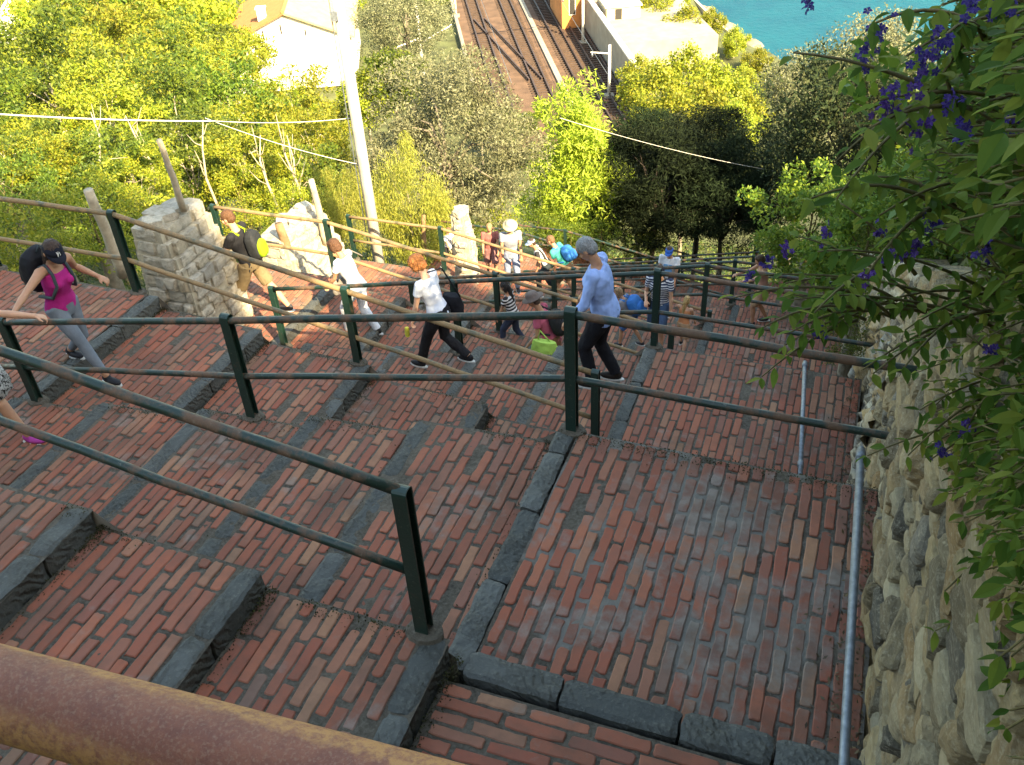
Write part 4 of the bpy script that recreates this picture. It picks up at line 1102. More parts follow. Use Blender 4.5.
stake(at_y(293, 266, 14.6), at_y(279, 224, 14.4), .095, 'short brown post just right of the yellow backpack', M['brownwood'])
stake(at_y(424, 262, 20.5), at_y(423, 215, 20.5), .07, 'thin brown post in front of the weeping yellow tree', M['brownwood'])

def zbase(t):
    if t < 45: return PL(t)
    return -36 + 10.64*math.exp(-(t-45)*.0495)
def smooth(a, b, x):
    f = min(1, max(0, (x-a)/(b-a))); return f*f*(3-2*f)
# coast line in world xy
CA, CB = Vector((33.0, 166.0)), Vector((39.5, 112.0)); CD = (CB-CA).normalized(); CN = Vector((-CD.y, CD.x))
if CN.x < 0: CN = -CN
def coast_dist(x, y):
    wv = 2.2*noise.noise(Vector((x*.05, y*.05, 3)))*2
    # shoreline bends towards the sea at its near end
    d = (Vector((x, y))-CA).dot(CN); along = (Vector((x, y))-CA).dot(CD)
    if along > 54: d -= (along-54)*.16
    return d + wv
def hill(x, y):
    s, t = ST(x, y)
    b = zbase(t)
    n1 = noise.noise(Vector((x*.12, y*.12, 0)))*.9 + noise.noise(Vector((x*.5, y*.5, 2)))*.25
    fade = 1-smooth(20, 45, t)
    instep = smooth(-10.6, -9.7, s)*(1-smooth(.65, 1.35, s))*(1-smooth(30, 40, t))
    left = b - 1.5 + n1 - .7*(1-smooth(5, 12, t))
    rr = 1.5 + .62*max(0, min(s, 9)-1) + .25*max(0, min(s, 40)-9)
    right = b + rr*fade + n1*min(1, max(0, (s-1)/3))
    z = left + (right-left)*smooth(-4, 2, s)
    z = z*(1-instep) + (b-3.9)*instep if t > -1 else (z*(1-instep) + min(z, -2.0)*instep if t > -3 else z)
    if t > 62: # flat railway shelf
        z = z*(1-smooth(62, 80, t)) + (-36.25 + n1*.12)*smooth(62, 80, t)
    cd = coast_dist(x, y)
    z -= 10.5*smooth(-9, 2, cd) - (.9*noise.noise(Vector((x*.45, y*.45, 9)))*smooth(-7, 0, cd)) + 3*smooth(2, 20, cd)
    return z
xs = sorted(set([round(v, 2) for v in list(np.arange(-30, 30.01, .8)) + list(np.arange(-120, 120.01, 3)) + list(np.arange(-900, 900.01, 45))]))
ys = sorted(set([round(v, 2) for v in list(np.arange(-12, 60.01, .8)) + list(np.arange(-60, 220.01, 3)) + list(np.arange(-300, 1100.01, 50))]))
V = [(x, y, hill(x, y)) for x in xs for y in ys]; ny = len(ys)
Fc = [(i*ny+j, (i+1)*ny+j, (i+1)*ny+j+1, i*ny+j+1) for i in range(len(xs)-1) for j in range(ny-1)]
tag(link('terrain', np_mesh('terrain', np.array(V), np.array(Fc), M['soil'], smooth=True)), kind='structure')
# sea
def sea_mat():
    m, nt, bs, _ = nodes('sea_water'); v = tc(nt); L = nt.links
    a = noi(nt, v, .06, 6, .7); c = mixc(nt, ramp(nt, a, [(.35, 0), (.65, 1)]), (.0, .055, .095), (.002, .09, .125))
    b = noi(nt, v, .5, 6, .7); c = mixc(nt, ramp(nt, b, [(.6, 0), (.8, .5)]), c, (.02, .14, .17))
    L.new(c, bs.inputs['Base Color']); bs.inputs['Roughness'].default_value = .5; bs.inputs['Specular IOR Level'].default_value = .12
    bump(nt, noi(nt, v, .9, 6, .65), .6, .5, bs); return m
mb = MB(); mb.add([(-3000, -3000, -45.5), (6000, -3000, -45.5), (6000, 9000, -45.5), (-3000, 9000, -45.5)], [(0, 1, 2, 3)])
tag(mb.build('sea', sea_mat()), kind='structure')
# shore rocks
M['shore'] = simple('shore_rock', (.20, .165, .12), .95, .35, .6, .8)
for i in range(26):
    al = -8 + 78*random.random(); base = CA+CD*al
    for it in range(40):
        d = coast_dist(base.x, base.y)
        base = base - CN*(d-random.uniform(-1.5, 4))*.4
    r = random.uniform(.6, 2.4)
    bm = bmesh.new(); bmesh.ops.create_icosphere(bm, subdivisions=3, radius=1)
    for v in bm.verts:
        n = v.co.normalized(); v.co = n*(r*(1+.45*noise.noise(n*1.7+Vector((i*3, 0, 0)))+.15*noise.noise(n*5+Vector((i, 0, 0))))); v.co.z *= .55
    me = bpy.data.meshes.new('shore_boulder'); bm.to_mesh(me); bm.free(); me.materials.append(M['shore'])
    o = link('shore_boulder', me, None, (base.x, base.y, -45.4)); tag(o, 'pale boulder at the edge of the blue sea', 'rock', 'boulders along the shoreline')

# ================================================================ RAILWAY AND BUILDINGS
DIRT = Vector((-.085, 1, 0)).normalized(); RGT = Vector((DIRT.y, -DIRT.x, 0))
def TR(x, y, z):  # x across at y=108, y along
    p = Vector((0, 108, 0)) + RGT*x + DIRT*(y-108); return Vector((p.x, p.y, z))
M['ballast'] = simple('rusty_ballast', (.115, .068, .042), .95, .35, .7, .6)
M['railsteel'] = simple('dark_rail_steel', (.055, .035, .028), .6, .3, 2, 0)
M['sleeper'] = simple('sleeper_wood', (.07, .045, .032), .9, .3, 2, .3)
M['concrete'] = simple('pale_concrete', (.30, .27, .21), .9, .15, .8, .3)
M['white'] = simple('white_render', (.80, .77, .70), .9, .06, .5, .2)
M['cream'] = simple('cream_render', (.62, .53, .36), .9, .1, .5, .2)
M['orange'] = simple('orange_render', (.55, .22, .07), .9, .15, .5, .2)
M['darkgap'] = simple('dark_opening', (.03, .028, .025), .7, .1, 1, 0)
mb = MB(); n = 30
vs = []
for i in range(n+1):
    y = 84 + (220-84)*i/n
    vs += [TR(-2.4, y, -35.93), TR(13.0, y, -35.93)]
mb.add(vs, [(2*i, 2*i+1, 2*i+3, 2*i+2) for i in range(n)])
tag(mb.build('ballast', M['ballast']), kind='structure')
def track(x0, x1, y0, y1, label):
    o = empty('railway_track', TR(x0, y0, -35.9)); tag(o, label, 'railway track'); org = o.location
    L_ = (y1-y0)
    sl = MB(); k = int(L_/.75)
    for i in range(k):
        y = y0+(i+.5)*.75; x = x0+(x1-x0)*(y-y0)/L_
        a, b, c, d = TR(x-1.25, y-.14, 0), TR(x+1.25, y-.14, 0), TR(x+1.25, y+.14, 0), TR(x-1.25, y+.14, 0)
        vs = [Vector((p.x, p.y, zz)) for zz in (-35.92, -35.80) for p in (a, b, c, d)]
        sl.add(vs, [(0, 3, 2, 1), (4, 5, 6, 7), (0, 1, 5, 4), (1, 2, 6, 5), (2, 3, 7, 6), (3, 0, 4, 7)])
    sl.build('sleepers', M['sleeper'], o, org)
    for sgn in (-1, 1):
        r = MB(); g = .7175*sgn
        for w0, z0, z1 in ((.14, -35.80, -35.76), (.10, -35.76, -35.62), (.17, -35.62, -35.57)):
            a, b, c, d = TR(x0+g-w0/2, y0, 0), TR(x0+g+w0/2, y0, 0), TR(x1+g+w0/2, y1, 0), TR(x1+g-w0/2, y1, 0)
            vs = [Vector((p.x, p.y, zz)) for zz in (z0, z1) for p in (a, b, c, d)]
            r.add(vs, [(0, 3, 2, 1), (4, 5, 6, 7), (0, 1, 5, 4), (1, 2, 6, 5), (2, 3, 7, 6), (3, 0, 4, 7)])
        r.build('rail', M['railsteel'], o, org)
track(0.0, 0.0, 86, 215, 'leftmost railway track on brown ballast')
track(4.6, 4.6, 86, 215, 'second railway track from the left on brown ballast')
track(.3, 4.3, 128, 103, 'crossover track slanting between the two left tracks')
track(9.3, 9.3, 86, 215, 'third railway track from the left, next to the pale strip')
track(12.0, 12.0, 86, 215, 'shaded railway track below the platform wall')
mb = MB()
for (xa, xb, z) in ((6.6, 7.2, -35.7), (-2.9, -2.5, -35.5)):
    a, b, c, d = TR(xa, 86, 0), TR(xb, 86, 0), TR(xb, 215, 0), TR(xa, 215, 0)
    vs = [Vector((p.x, p.y, zz)) for zz in (-36.2, z) for p in (a, b, c, d)]
    mb.add(vs, [(0, 3, 2, 1), (4, 5, 6, 7), (0, 1, 5, 4), (1, 2, 6, 5), (2, 3, 7, 6), (3, 0, 4, 7)])
tag(mb.build('cable_channel_kerb', M['concrete']), kind='structure')
# terrace with wall right of the tracks
def slab(x0, x1, y0, y1, z0, z1):
    mb = MB(); a, b, c, d = TR(x0, y0, 0), TR(x1, y0, 0), TR(x1, y1, 0), TR(x0, y1, 0)
    vs = [Vector((p.x, p.y, zz)) for zz in (z0, z1) for p in (a, b, c, d)]
    mb.add(vs, [(0, 3, 2, 1), (4, 5, 6, 7), (0, 1, 5, 4), (1, 2, 6, 5), (2, 3, 7, 6), (3, 0, 4, 7)]); return mb
tag(slab(13.6, 25, 103, 200, -40, -32.6).build('terrace', M['concrete']), kind='structure')
o = empty('platform_wall', TR(13.3, 96, -36)); tag(o, 'long pale concrete wall between the tracks and the terrace', 'wall')
slab(13.15, 13.597, 92, 200, -37, -31.9).build('wall_face', M['concrete'], o, o.location)
slab(13.08, 13.67, 91.9, 200.1, -31.9, -31.7).build('coping', M['white'], o, o.location)
# station building: orange walls, white roof
o = empty('station_building', TR(10.6, 123, -36)); tag(o, 'orange building with a bright white flat roof beside the tracks', 'building'); L0 = o.location
slab(10.3, 15.8, 121, 131, -36, -30.8).build('wall', M['orange'], o, L0)
rf = slab(9.9, 16.3, 120.6, 131.4, -30.8, -30.45).build('roof', M['white'], o, L0)
for i in range(3):
    x = 11.2+i*1.7
    wd = slab(x-.02, x+.86, 120.90, 120.985, -34.2, -32.2).build('window', M['white'], o, L0); slab(x+.08, x+.76, 120.86, 120.905, -34.1, -32.3).build('pane', M['darkgap'], wd, L0)
slab(12.3, 13.1, 123, 124, -30.45, -29.8).build('roof_hatch', M['concrete'], rf, L0)
o = empty('platform_hut', TR(15, 113, -32.6)); tag(o, 'small white walled enclosure on the terrace beside the orange building', 'building'); L0 = o.location
slab(14.2, 18.2, 112, 118, -32.6, -31.2).build('wall', M['cream'], o, L0); slab(14.0, 18.4, 111.8, 118.2, -31.2, -31.05).build('roof', M['white'], o, L0)
slab(15.2, 16.0, 111.94, 111.998, -32.6, -31.4).build('door', M['darkgap'], o, L0)
# house with gable
def house(name, A, wdt, dep, zb, ze, zr_, label, rot):
    o = empty(name, A, rot); tag(o, label, 'house')
    h = ze-zb; hr = zr_-zb
    mb = MB()
    w2 = wdt/2
    mb.add([(-w2, 0, 0), (w2, 0, 0), (w2, 0, h), (0, 0, hr), (-w2, 0, h), (-w2, dep, 0), (w2, dep, 0), (w2, dep, h), (0, dep, hr), (-w2, dep, h)],
           [(0, 1, 2, 3, 4), (6, 5, 9, 8, 7), (1, 6, 7, 2), (5, 0, 4, 9)])
    mb.build('wall', M['white'], o)
    return o, w2, h, hr
ax = at_z(283, 12, -27.5)
H0, w2, hh, hr = house('white_house', (ax.x, ax.y, -36), 13.6, 16, -36, -30.4, -27.5, 'white gabled house with an orange ribbed roof at the top left', R(4))
def rooftile():
    m, nt, bs, _ = nodes('orange_roof_tiles'); v = tc(nt); L = nt.links
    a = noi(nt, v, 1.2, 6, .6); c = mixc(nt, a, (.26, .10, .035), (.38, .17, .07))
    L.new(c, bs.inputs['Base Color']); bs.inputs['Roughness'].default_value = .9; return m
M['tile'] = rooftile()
M['tilepale_sunlit'] = simple('sunlit_pale_roof_tiles', (.46, .33, .17), .9, .15, 1, .2)  # sun glare on the house's right slope painted as paler tile; hut roof too
sl = (hr-hh)/w2
for sgn, mt in ((-1, M['tile']), (1, M['tilepale_sunlit'])):
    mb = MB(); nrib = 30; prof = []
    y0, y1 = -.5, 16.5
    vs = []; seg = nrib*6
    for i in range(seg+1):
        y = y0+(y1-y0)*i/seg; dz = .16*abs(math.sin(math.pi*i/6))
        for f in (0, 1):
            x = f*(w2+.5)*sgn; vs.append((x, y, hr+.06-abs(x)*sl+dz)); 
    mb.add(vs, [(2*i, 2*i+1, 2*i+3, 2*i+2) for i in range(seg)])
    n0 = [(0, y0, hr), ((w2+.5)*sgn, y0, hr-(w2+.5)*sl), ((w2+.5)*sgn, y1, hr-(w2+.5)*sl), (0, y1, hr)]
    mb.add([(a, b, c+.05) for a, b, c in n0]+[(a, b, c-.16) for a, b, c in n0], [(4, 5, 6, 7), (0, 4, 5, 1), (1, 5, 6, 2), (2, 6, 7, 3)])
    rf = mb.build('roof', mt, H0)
mb = MB(); mb.tube([(0, -.55, hr+.14), (0, 16.5, hr+.14)], .2, 8); mb.build('ridge', M['orange'], H0)
mb = MB(); mb.box((-3.0, 1.0, hr-1.6), (-2.1, 1.9, hr+.2)); mb.box((-3.1, .9, hr+.2), (-2.0, 2.0, hr+.35)); c_ = mb.build('chimney', M['white'], H0)
for x, z0, hgt in ((-4.6, hh-.4, .7), (-2.6, hh+.1, 1.0), (-.6, hh+.6, 1.0), (2.0, hh+.2, .7)):
    mb = MB(); mb.box((x-.09, -.02, z0), (x+.09, .03, z0+hgt)); mb.build('slit_window', M['darkgap'], H0)
mb = MB(); mb.box((-.7, -.03, .6), (-.5, .02, 3.0)); mb.build('drainpipe', M['concrete'], H0)
# small house by the shore
P = at_z(752, 105, -37.5); o = empty('shore_hut', (P.x, P.y, -39.5), R(-12)); tag(o, 'small white hut with a dark window beside the shore path', 'building')
mb = MB(); mb.box((-1.6, 0, 0), (1.6, 3, 2.6)); mb.build('wall', M['white'], o)
mb = MB(); mb.box((-1.8, -.2, 2.6), (1.8, 3.2, 2.85)); mb.build('roof', M['tilepale_sunlit'], o)
mb = MB(); mb.box((-.1, -.05, 1.0), (.5, .03, 2.1)); mb.build('window', M['darkgap'], o)
# shore path with parapet
pts = [at_z(u, v, -37.6) for u, v in ((655, -20), (690, 18), (718, 45), (745, 75), (762, 105), (770, 130))]
mb = MB(); vs = []
for p in pts: vs += [p+Vector((-2.2, 0, 0)), p+Vector((2.0, 0, 0))]
lo_ = [v-Vector((0, 0, 6)) for v in vs]; n_ = len(vs)
mb.add(vs+lo_, [(2*i, 2*i+1, 2*i+3, 2*i+2) for i in range(len(pts)-1)] + [(2*i+1, 2*i+3, n_+2*i+3, n_+2*i+1) for i in range(len(pts)-1)] + [(2*i, 2*i+2, n_+2*i+2, n_+2*i) for i in range(len(pts)-1)])
tag(mb.build('shore_path', M['concrete']), kind='structure')
o = empty('parapet', pts[1]); tag(o, 'low pale parapet wall following the shore path', 'wall')
mb = MB()
for a, b in zip(pts, pts[1:]):
    for dx in (2.0,):
        q = [a+Vector((dx, 0, -.01)), a+Vector((dx+.35, 0, -.01)), b+Vector((dx+.35, 0, -.01)), b+Vector((dx, 0, -.01))]
        vs = q+[v+Vector((0, 0, .8)) for v in q]; mb.add(vs, [(0, 3, 2, 1), (4, 5, 6, 7), (0, 1, 5, 4), (1, 2, 6, 5), (2, 3, 7, 6), (3, 0, 4, 7)])
mb.build('parapet_wall', M['cream'], o, o.location)
# white gravel beach path far left
pts = [at_z(u, v, -35.7) for u, v in ((-30, 130), (2, 62), (22, 22), (36, -5), (50, -40))]
mb = MB(); vs = []
for p in pts: vs += [p+Vector((-4.5, 0, 0)), p+Vector((3.6, 0, 0))]
mb.add(vs, [(2*i, 2*i+1, 2*i+3, 2*i+2) for i in range(len(pts)-1)]); tag(mb.build('gravel_road', M['white']), kind='structure')

# ---- poles, masts and wires
def pole_thing(name, a, b, r0, r1, label, mat, cat='pole'):
    o = empty(name, a); tag(o, label, cat); mb = MB()
    mb.tube([a, a+(b-a)*.5, b], [r0, (r0+r1)/2, r1], 16); mb.build('shaft', mat, o, a, True); return o
a = at_y(379, 262, 17.9); tp = at_y(328, -60, 17.2)
up_ = pole_thing('utility_pole', a - Vector((0, 0, 1.5)), tp, .120, .105, 'tall leaning white utility pole behind the woman in white', M['pole'])
mb = MB(); q = a+(tp-a)*.80; mb.box((q.x-.15, q.y-.16, q.z), (q.x-.02, q.y-.08, q.z+.16)); mb.build('bracket', M['galv'], up_, up_.location)
mb = MB(); mb.tube([a+Vector((-.17, -.05, .4)), tp+Vector((-.14, -.05, 0))], .012, 6); mb.build('earth_cable', M['galv'], up_, up_.location)
def wire(a, b, sag, r, label, mat):
    o = empty('overhead_wire', a); tag(o, label, 'wire'); mb = MB(); n = 24
    mb.tube([a+(b-a)*i/n - Vector((0, 0, sag*4*(i/n)*(1-i/n))) for i in range(n+1)], r, 6); mb.build('strand', mat, o, a, True)
M['wire'] = simple('pale_cable', (.62, .60, .55), .5, .1, 2, 0)
q = a+(tp-a)*.52
wire(at_y(-60, 110, 14), at_y(215, 121, 17), .05, .014, 'thick white cable stretched across the leaves at the left', M['wire'])
wire(at_y(215, 121, 17), at_y(352, 118, 17.6), .06, .007, 'thin white cable between the thick cable and the white pole', M['wire'])
wire(at_y(205, 118, 17), at_y(362, 165, 17.6), .08, .006, 'thin cable sloping down to the right towards the white pole', M['wire'])
wire(at_y(560, 118, 24), at_y(780, 172, 27), .12, .007, 'pale cable crossing the dark trees', M['wire'])
def mast(x, y, h, arms, label):
    a = TR(x, y, -36); o = empty('catenary_mast', a); tag(o, label, 'mast')
    mb = MB(); mb.tube([a, a+Vector((0, 0, h))], [.19, .13], 10); mb.build('shaft', M['white'], o, a, True)
    for (dx, z0, z1, r) in arms:
        mb = MB(); mb.tube([a+Vector((0, 0, z0)), a+RGT*dx+Vector((0, 0, z1))], r, 8); ar = mb.build('arm', M['white'], o, a, True)
        mb = MB(); e = a+RGT*dx*.92+Vector((0, 0, z1-.1)); mb.tube([e, e-Vector((0, 0, .35))], .1, 8); mb.build('insulator', M['galv'], ar, a, True)
    mb = MB(); mb.box((a.x-.5, a.y-.5, -36.05), (a.x+.5, a.y+.5, -35.7)); mb.build('footing', M['concrete'], o, a)
P = at_z(425, 88, -36); s_ = (P.x, P.y)
def xy2tr(p): d = Vector((p.x, p.y-108, 0)); return d.dot(RGT), d.dot(DIRT)+108
x_, y_ = xy2tr(P); mast(x_, y_, 9.5, [(-4.2, 5.5, 4.2, .09), (3.6, 4.9, 6.6, .08)], 'white catenary mast left of the tracks with two arms')
x_, y_ = xy2tr(at_z(583, 44, -36)); mast(x_, y_, 8, [(-9.5, 6.6, 6.4, .11), (-2.6, 6.1, 5.6, .07)], 'white catenary mast in front of the orange building')
x_, y_ = xy2tr(at_z(609, 97, -36)); mast(x_, y_, 5.5, [(-2.0, 4.6, 4.9, .07)], 'slim white mast standing against the platform wall')
mast(-2.6, 131, 8.5, [(6.0, 7.6, 8.0, .12), (3.2, 7.0, 6.6, .07)], 'white catenary mast at the top left of the tracks')
for x, nm in ((0, 'leftmost'), (4.6, 'second'), (9.3, 'third')):
    wire(TR(x, 88, -30.6), TR(x, 200, -30.4), .3, .02, 'contact wire above the %s railway track' % nm, M['galv'])
# ================================================================ TREES
def leaf_quads(C, size, aspect, up=.3, droop=0.0, seed=0, sizevar=.35):
    rg = np.random.default_rng(seed); n = len(C)
    A = rg.normal(size=(n, 3)); A[:, 2] -= droop; A /= np.linalg.norm(A, axis=1)[:, None]
    Bn = rg.normal(size=(n, 3)); Bn[:, 2] += up*2; 
    Bv = np.cross(A, Bn); Bv /= np.linalg.norm(Bv, axis=1)[:, None]+1e-9
    Nn = np.cross(A, Bv)
    L = size*(1+sizevar*rg.uniform(-1, 1, n))[:, None]; Wd = L*aspect
    p0 = C; p1 = C+A*L*.45+Bv*Wd*.5+Nn*L*.06; p2 = C+A*L; p3 = C+A*L*.45-Bv*Wd*.5+Nn*L*.06
    V = np.stack([p0, p1, p2, p3], 1).reshape(-1, 3)
    return V, np.arange(4*n).reshape(-1, 4)
def crown_mesh(name, mat, rx, rz, zc, clumps, per, size, aspect, seed, clump_r=.28, droop=0, flat=1.0, spray=None, hollow=.55):
    rg = np.random.default_rng(seed)
    d = rg.normal(size=(clumps, 3)); d /= np.linalg.norm(d, axis=1)[:, None]
    rad = rg.uniform(hollow, 1.08, clumps)**.8
    lump = 1+.22*np.sin(d[:, 0]*3.1+seed)*np.cos(d[:, 1]*2.7+seed*2)+.12*np.sin(d[:, 2]*5+seed)
    cc = d*rad[:, None]*lump[:, None]*np.array([rx, rx, rz])
    cc[:, 2] += zc
    cr = clump_r*rx*rg.uniform(.55, 1.35, clumps)
    P = []
    for c, r in zip(cc, cr):
        k = int(per*rg.uniform(.6, 1.4)); q = rg.normal(size=(k, 3)); q /= np.linalg.norm(q, axis=1)[:, None]
        q *= (rg.uniform(.25, 1, k)**.5)[:, None]*r; q[:, 2] *= flat
        if spray: q[:, 2] = q[:, 2]*spray - np.abs(rg.normal(size=k))*0
        P.append(c+q)
    P = np.concatenate(P)
    V, Fc = leaf_quads(P, size, aspect, .35, droop, seed)
    return np_mesh(name, V, Fc, mat), cc
def trunk_mesh(name, mat, cc, H, r, seed, limbs=9, lean=.05):
    rg = random.Random(seed); mb = MB()
    top = Vector((rg.uniform(-1, 1)*H*lean, rg.uniform(-1, 1)*H*lean, H*.75))
    pts = [Vector((0, 0, -1.2))]+[Vector((top.x*f+rg.uniform(-.06, .06)*H*.2, top.y*f+rg.uniform(-.06, .06)*H*.2, top.z*f)) for f in (.0, .25, .5, .75, 1)]
    mb.tube(pts, [r*1.2, r*1.1, r*.9, r*.7, r*.45, r*.2], 8)
    idx = [int(i*len(cc)/limbs) for i in range(limbs)]
    for i in idx:
        e = Vector(cc[i])*.78+Vector((0, 0, H*.12)); f = rg.uniform(.3, .85); b = Vector((top.x*f, top.y*f, top.z*f)); m = (b+e)/2+Vector((0, 0, .08*H))
        mb.tube([b, m, e], [r*.42, r*.25, r*.08], 6)
    return mb.mesh(name, mat, (0, 0, 0), True)
PROTO = {}
def proto(key, H, rx, rz, mat, clumps, per, size, aspect, bark=None, r=.16, **kw):
    seed = len(PROTO)*7+3; zc = H-rz
    lim = kw.pop('limbs', 9)
    cm, cc = crown_mesh('crown', M[mat], rx, rz, zc, clumps, per, size, aspect, seed, **kw)
    PROTO[key] = (cm, trunk_mesh('trunk', M[bark or 'bark'], cc, H, r, seed, lim), H)
def tree(key, x, y, label, group=None, sc=1.0, rz=None, name='leafy_tree', cat='tree', z=None, lab=True):
    cm, tm, H = PROTO[key]
    if z is None: z = hill(x, y)
    o = empty(name, (x, y, z), random.uniform(0, 6.28) if rz is None else rz); o.scale = (sc, sc, sc*random.uniform(.92, 1.08))
    tag(o, label, cat, group)
    link('crown', cm, o); link('trunk', tm, o); return o
proto('robA', 7.5, 2.6, 2.7, 'leaf_robinia', 75, 150, .20, .42, 'bark_pale', .10, flat=.6)
proto('robB', 6.5, 2.2, 2.3, 'leaf_robinia', 65, 150, .19, .42, 'bark_pale', .09, flat=.6)
proto('robC', 8.5, 2.9, 3.2, 'leaf_mid', 85, 150, .21, .42, 'bark_pale', .11, flat=.6)
proto('robNear', 5.0, 1.9, 1.8, 'leaf_mid', 70, 190, .15, .42, 'bark_pale', .06, flat=.6, limbs=14)
proto('robNearY', 5.0, 1.9, 1.8, 'leaf_robinia', 70, 190, .15, .42, 'bark_pale', .06, flat=.6, limbs=14)
proto('farA', 7.5, 3.4, 3.0, 'leaf_robinia', 70, 110, .34, .6, 'bark_pale', .15)
proto('farB', 6.5, 3.0, 2.8, 'leaf_mid', 60, 110, .32, .6, 'bark_pale', .15)
proto('farD', 7.0, 3.2, 3.0, 'leaf_dark_shade', 60, 110, .32, .6, 'bark_dark', .15)
proto('olive', 8.5, 3.7, 3.5, 'leaf_olive', 190, 300, .145, .34, 'bark', .22, limbs=16, clump_r=.2)
proto('gold', 8.0, 2.1, 3.9, 'leaf_gold', 120, 210, .26, .24, 'bark', .10, clump_r=.3, droop=-.2, flat=1.3)
proto('weep', 5.5, 2.2, 2.6, 'leaf_weep', 90, 260, .20, .14, 'bark', .10, droop=2.2, flat=1.6)
proto('pine', 8.5, 3.4, 3.2, 'leaf_pine_shade', 120, 200, .30, .18, 'bark_dark', .16, limbs=16, flat=.5)
proto('dark', 8.0, 3.3, 3.3, 'leaf_dark_shade', 130, 200, .20, .42, 'bark_dark', .15, limbs=14)
proto('oakish', 8.0, 3.3, 3.2, 'leaf_olive', 120, 190, .18, .4, 'bark', .15, limbs=14)
proto('laurel', 3.2, 1.7, 1.7, 'leaf_laurel', 60, 150, .12, .5, 'stem', .05, clump_r=.22)
proto('bush', 2.0, 1.1, 1.0, 'leaf_mid', 40, 120, .08, .45, 'stem', .03)
proto('bushY', 2.0, 1.1, 1.0, 'leaf_robinia', 40, 120, .08, .45, 'stem', .03)

def tree_px(key, u, v, y, label, **kw):
    """tree whose crown centre is seen at (u, v) when standing y metres out"""
    cm, tm, H = PROTO[key]
    P = at_y(u, v, y); z = hill(P.x, P.y); 
    return tree(key, P.x, P.y, label, **kw)
def by_pix(key, u, v, y, ru, label, name='leafy_tree', cat='tree', group=None):
    """free size: crown radius ru px, crown centre height follows the line of sight"""
    cm, tm, H = PROTO[key]
    P = at_y(u, v, y); z0 = hill(P.x, P.y)
    rw = cm_bounds(cm)[0][0]
    dist = P.length; sc = ru*dist/F/rw
    zc = H*.57*sc
    zb = P.z-zc
    if zb > z0: # stretch trunk: sink origin to ground by raising the scale in z a little
        pass
    o = tree(key, P.x, P.y, label, sc=sc, name=name, cat=cat, group=group, z=zb)
    o.scale = (sc, sc, sc)
    if zb > z0+.3:
        mb = MB(); mb.tube([(0, 0, (z0-zb)/sc-.5), (.05, .03, (z0-zb)/sc*.5), (0, 0, .3)], [.2, .17, .14], 8)
        t2 = mb.mesh('trunk_base', M['bark'], (0, 0, 0), True)
        tr_ = [c for c in o.children if c.name.startswith('trunk')][0]
        link('trunk_base', t2, tr_)
    return o
def cm_bounds(me):
    a = np.zeros(len(me.vertices)*3, dtype=np.float32); me.vertices.foreach_get('co', a); a = a.reshape(-1, 3)
    return [(float(np.percentile(a[:, i], 99.3)), 0) for i in range(3)]

# distinct trees
for u, v, y, r in ((505, 124, 82, 18), (480, 118, 78, 18), (528, 122, 84, 12)):
    by_pix('farB', u, v, y, r, 'green shrub hiding the near end of the railway tracks', name='trackside_shrub', cat='shrub', group='shrubs at the near end of the tracks')
by_pix('olive', 452, 158, 27, 84, 'big round silvery olive tree in the middle above the stairs', name='olive_tree')
by_pix('oakish', 405, 28, 66, 44, 'rounded grey green tree right of the white house', name='round_tree')
by_pix('farB', 392, 75, 60, 30, 'small bright green tree just right of the utility pole', name='small_tree')
by_pix('gold', 575, 168, 29, 50, 'tall golden green feathery tree beside the dark trees', name='bamboo_like_tree')
by_pix('weep', 408, 205, 21.5, 40, 'weeping yellow green tree right behind the utility pole', name='weeping_tree')
by_pix('weep', 345, 205, 20, 26, 'smaller weeping yellow tree left of the utility pole', name='weeping_tree')
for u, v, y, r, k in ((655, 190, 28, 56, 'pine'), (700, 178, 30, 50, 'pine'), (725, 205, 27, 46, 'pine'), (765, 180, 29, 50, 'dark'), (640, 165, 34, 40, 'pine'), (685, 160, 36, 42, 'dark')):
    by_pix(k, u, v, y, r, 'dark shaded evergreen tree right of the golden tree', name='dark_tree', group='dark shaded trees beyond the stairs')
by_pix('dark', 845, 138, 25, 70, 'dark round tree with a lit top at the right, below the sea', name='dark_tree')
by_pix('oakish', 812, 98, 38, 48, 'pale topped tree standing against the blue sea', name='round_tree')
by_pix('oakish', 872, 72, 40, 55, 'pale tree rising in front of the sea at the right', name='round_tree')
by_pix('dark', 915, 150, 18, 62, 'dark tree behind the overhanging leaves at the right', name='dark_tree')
for u, v, r, y in ((690, 82, 32, 86), (655, 100, 34, 78), (722, 100, 30, 84), (640, 78, 20, 92), (745, 120, 26, 78), (700, 120, 34, 70), (668, 118, 30, 64), (735, 132, 28, 66), (742, 80, 14, 98)):
    by_pix('farA' if r != 38 else 'farB', u, v, y, r, 'sunlit yellow green tree on the slope before the sea', name='hillside_tree', group='sunlit trees between the terrace and the sea')
for u, v, r, y in ((655, 12, 20, 118), (685, 28, 20, 112), (668, 2, 18, 125), (735, 42, 13, 108), (757, 62, 13, 103), (772, 84, 14, 98), (712, 22, 12, 112), (748, 88, 16, 94)):
    by_pix('farA', u, v, y, r, 'bush on the terrace edge near the shore path', name='terrace_bush', group='bushes along the terrace edge')
by_pix('laurel', 812, 215, 15.5, 62, 'bright leafy shrub overhanging the right end of the lower landings', name='laurel_shrub', cat='shrub')
by_pix('laurel', 870, 235, 11, 70, 'green shrub on the wall top between the bright shrub and the violet flowers', name='laurel_shrub', cat='shrub')
by_pix('bush', 850, 330, 8.6, 30, 'small yellowish shrub hanging over the wall beside the second landing', name='wall_shrub', cat='shrub')
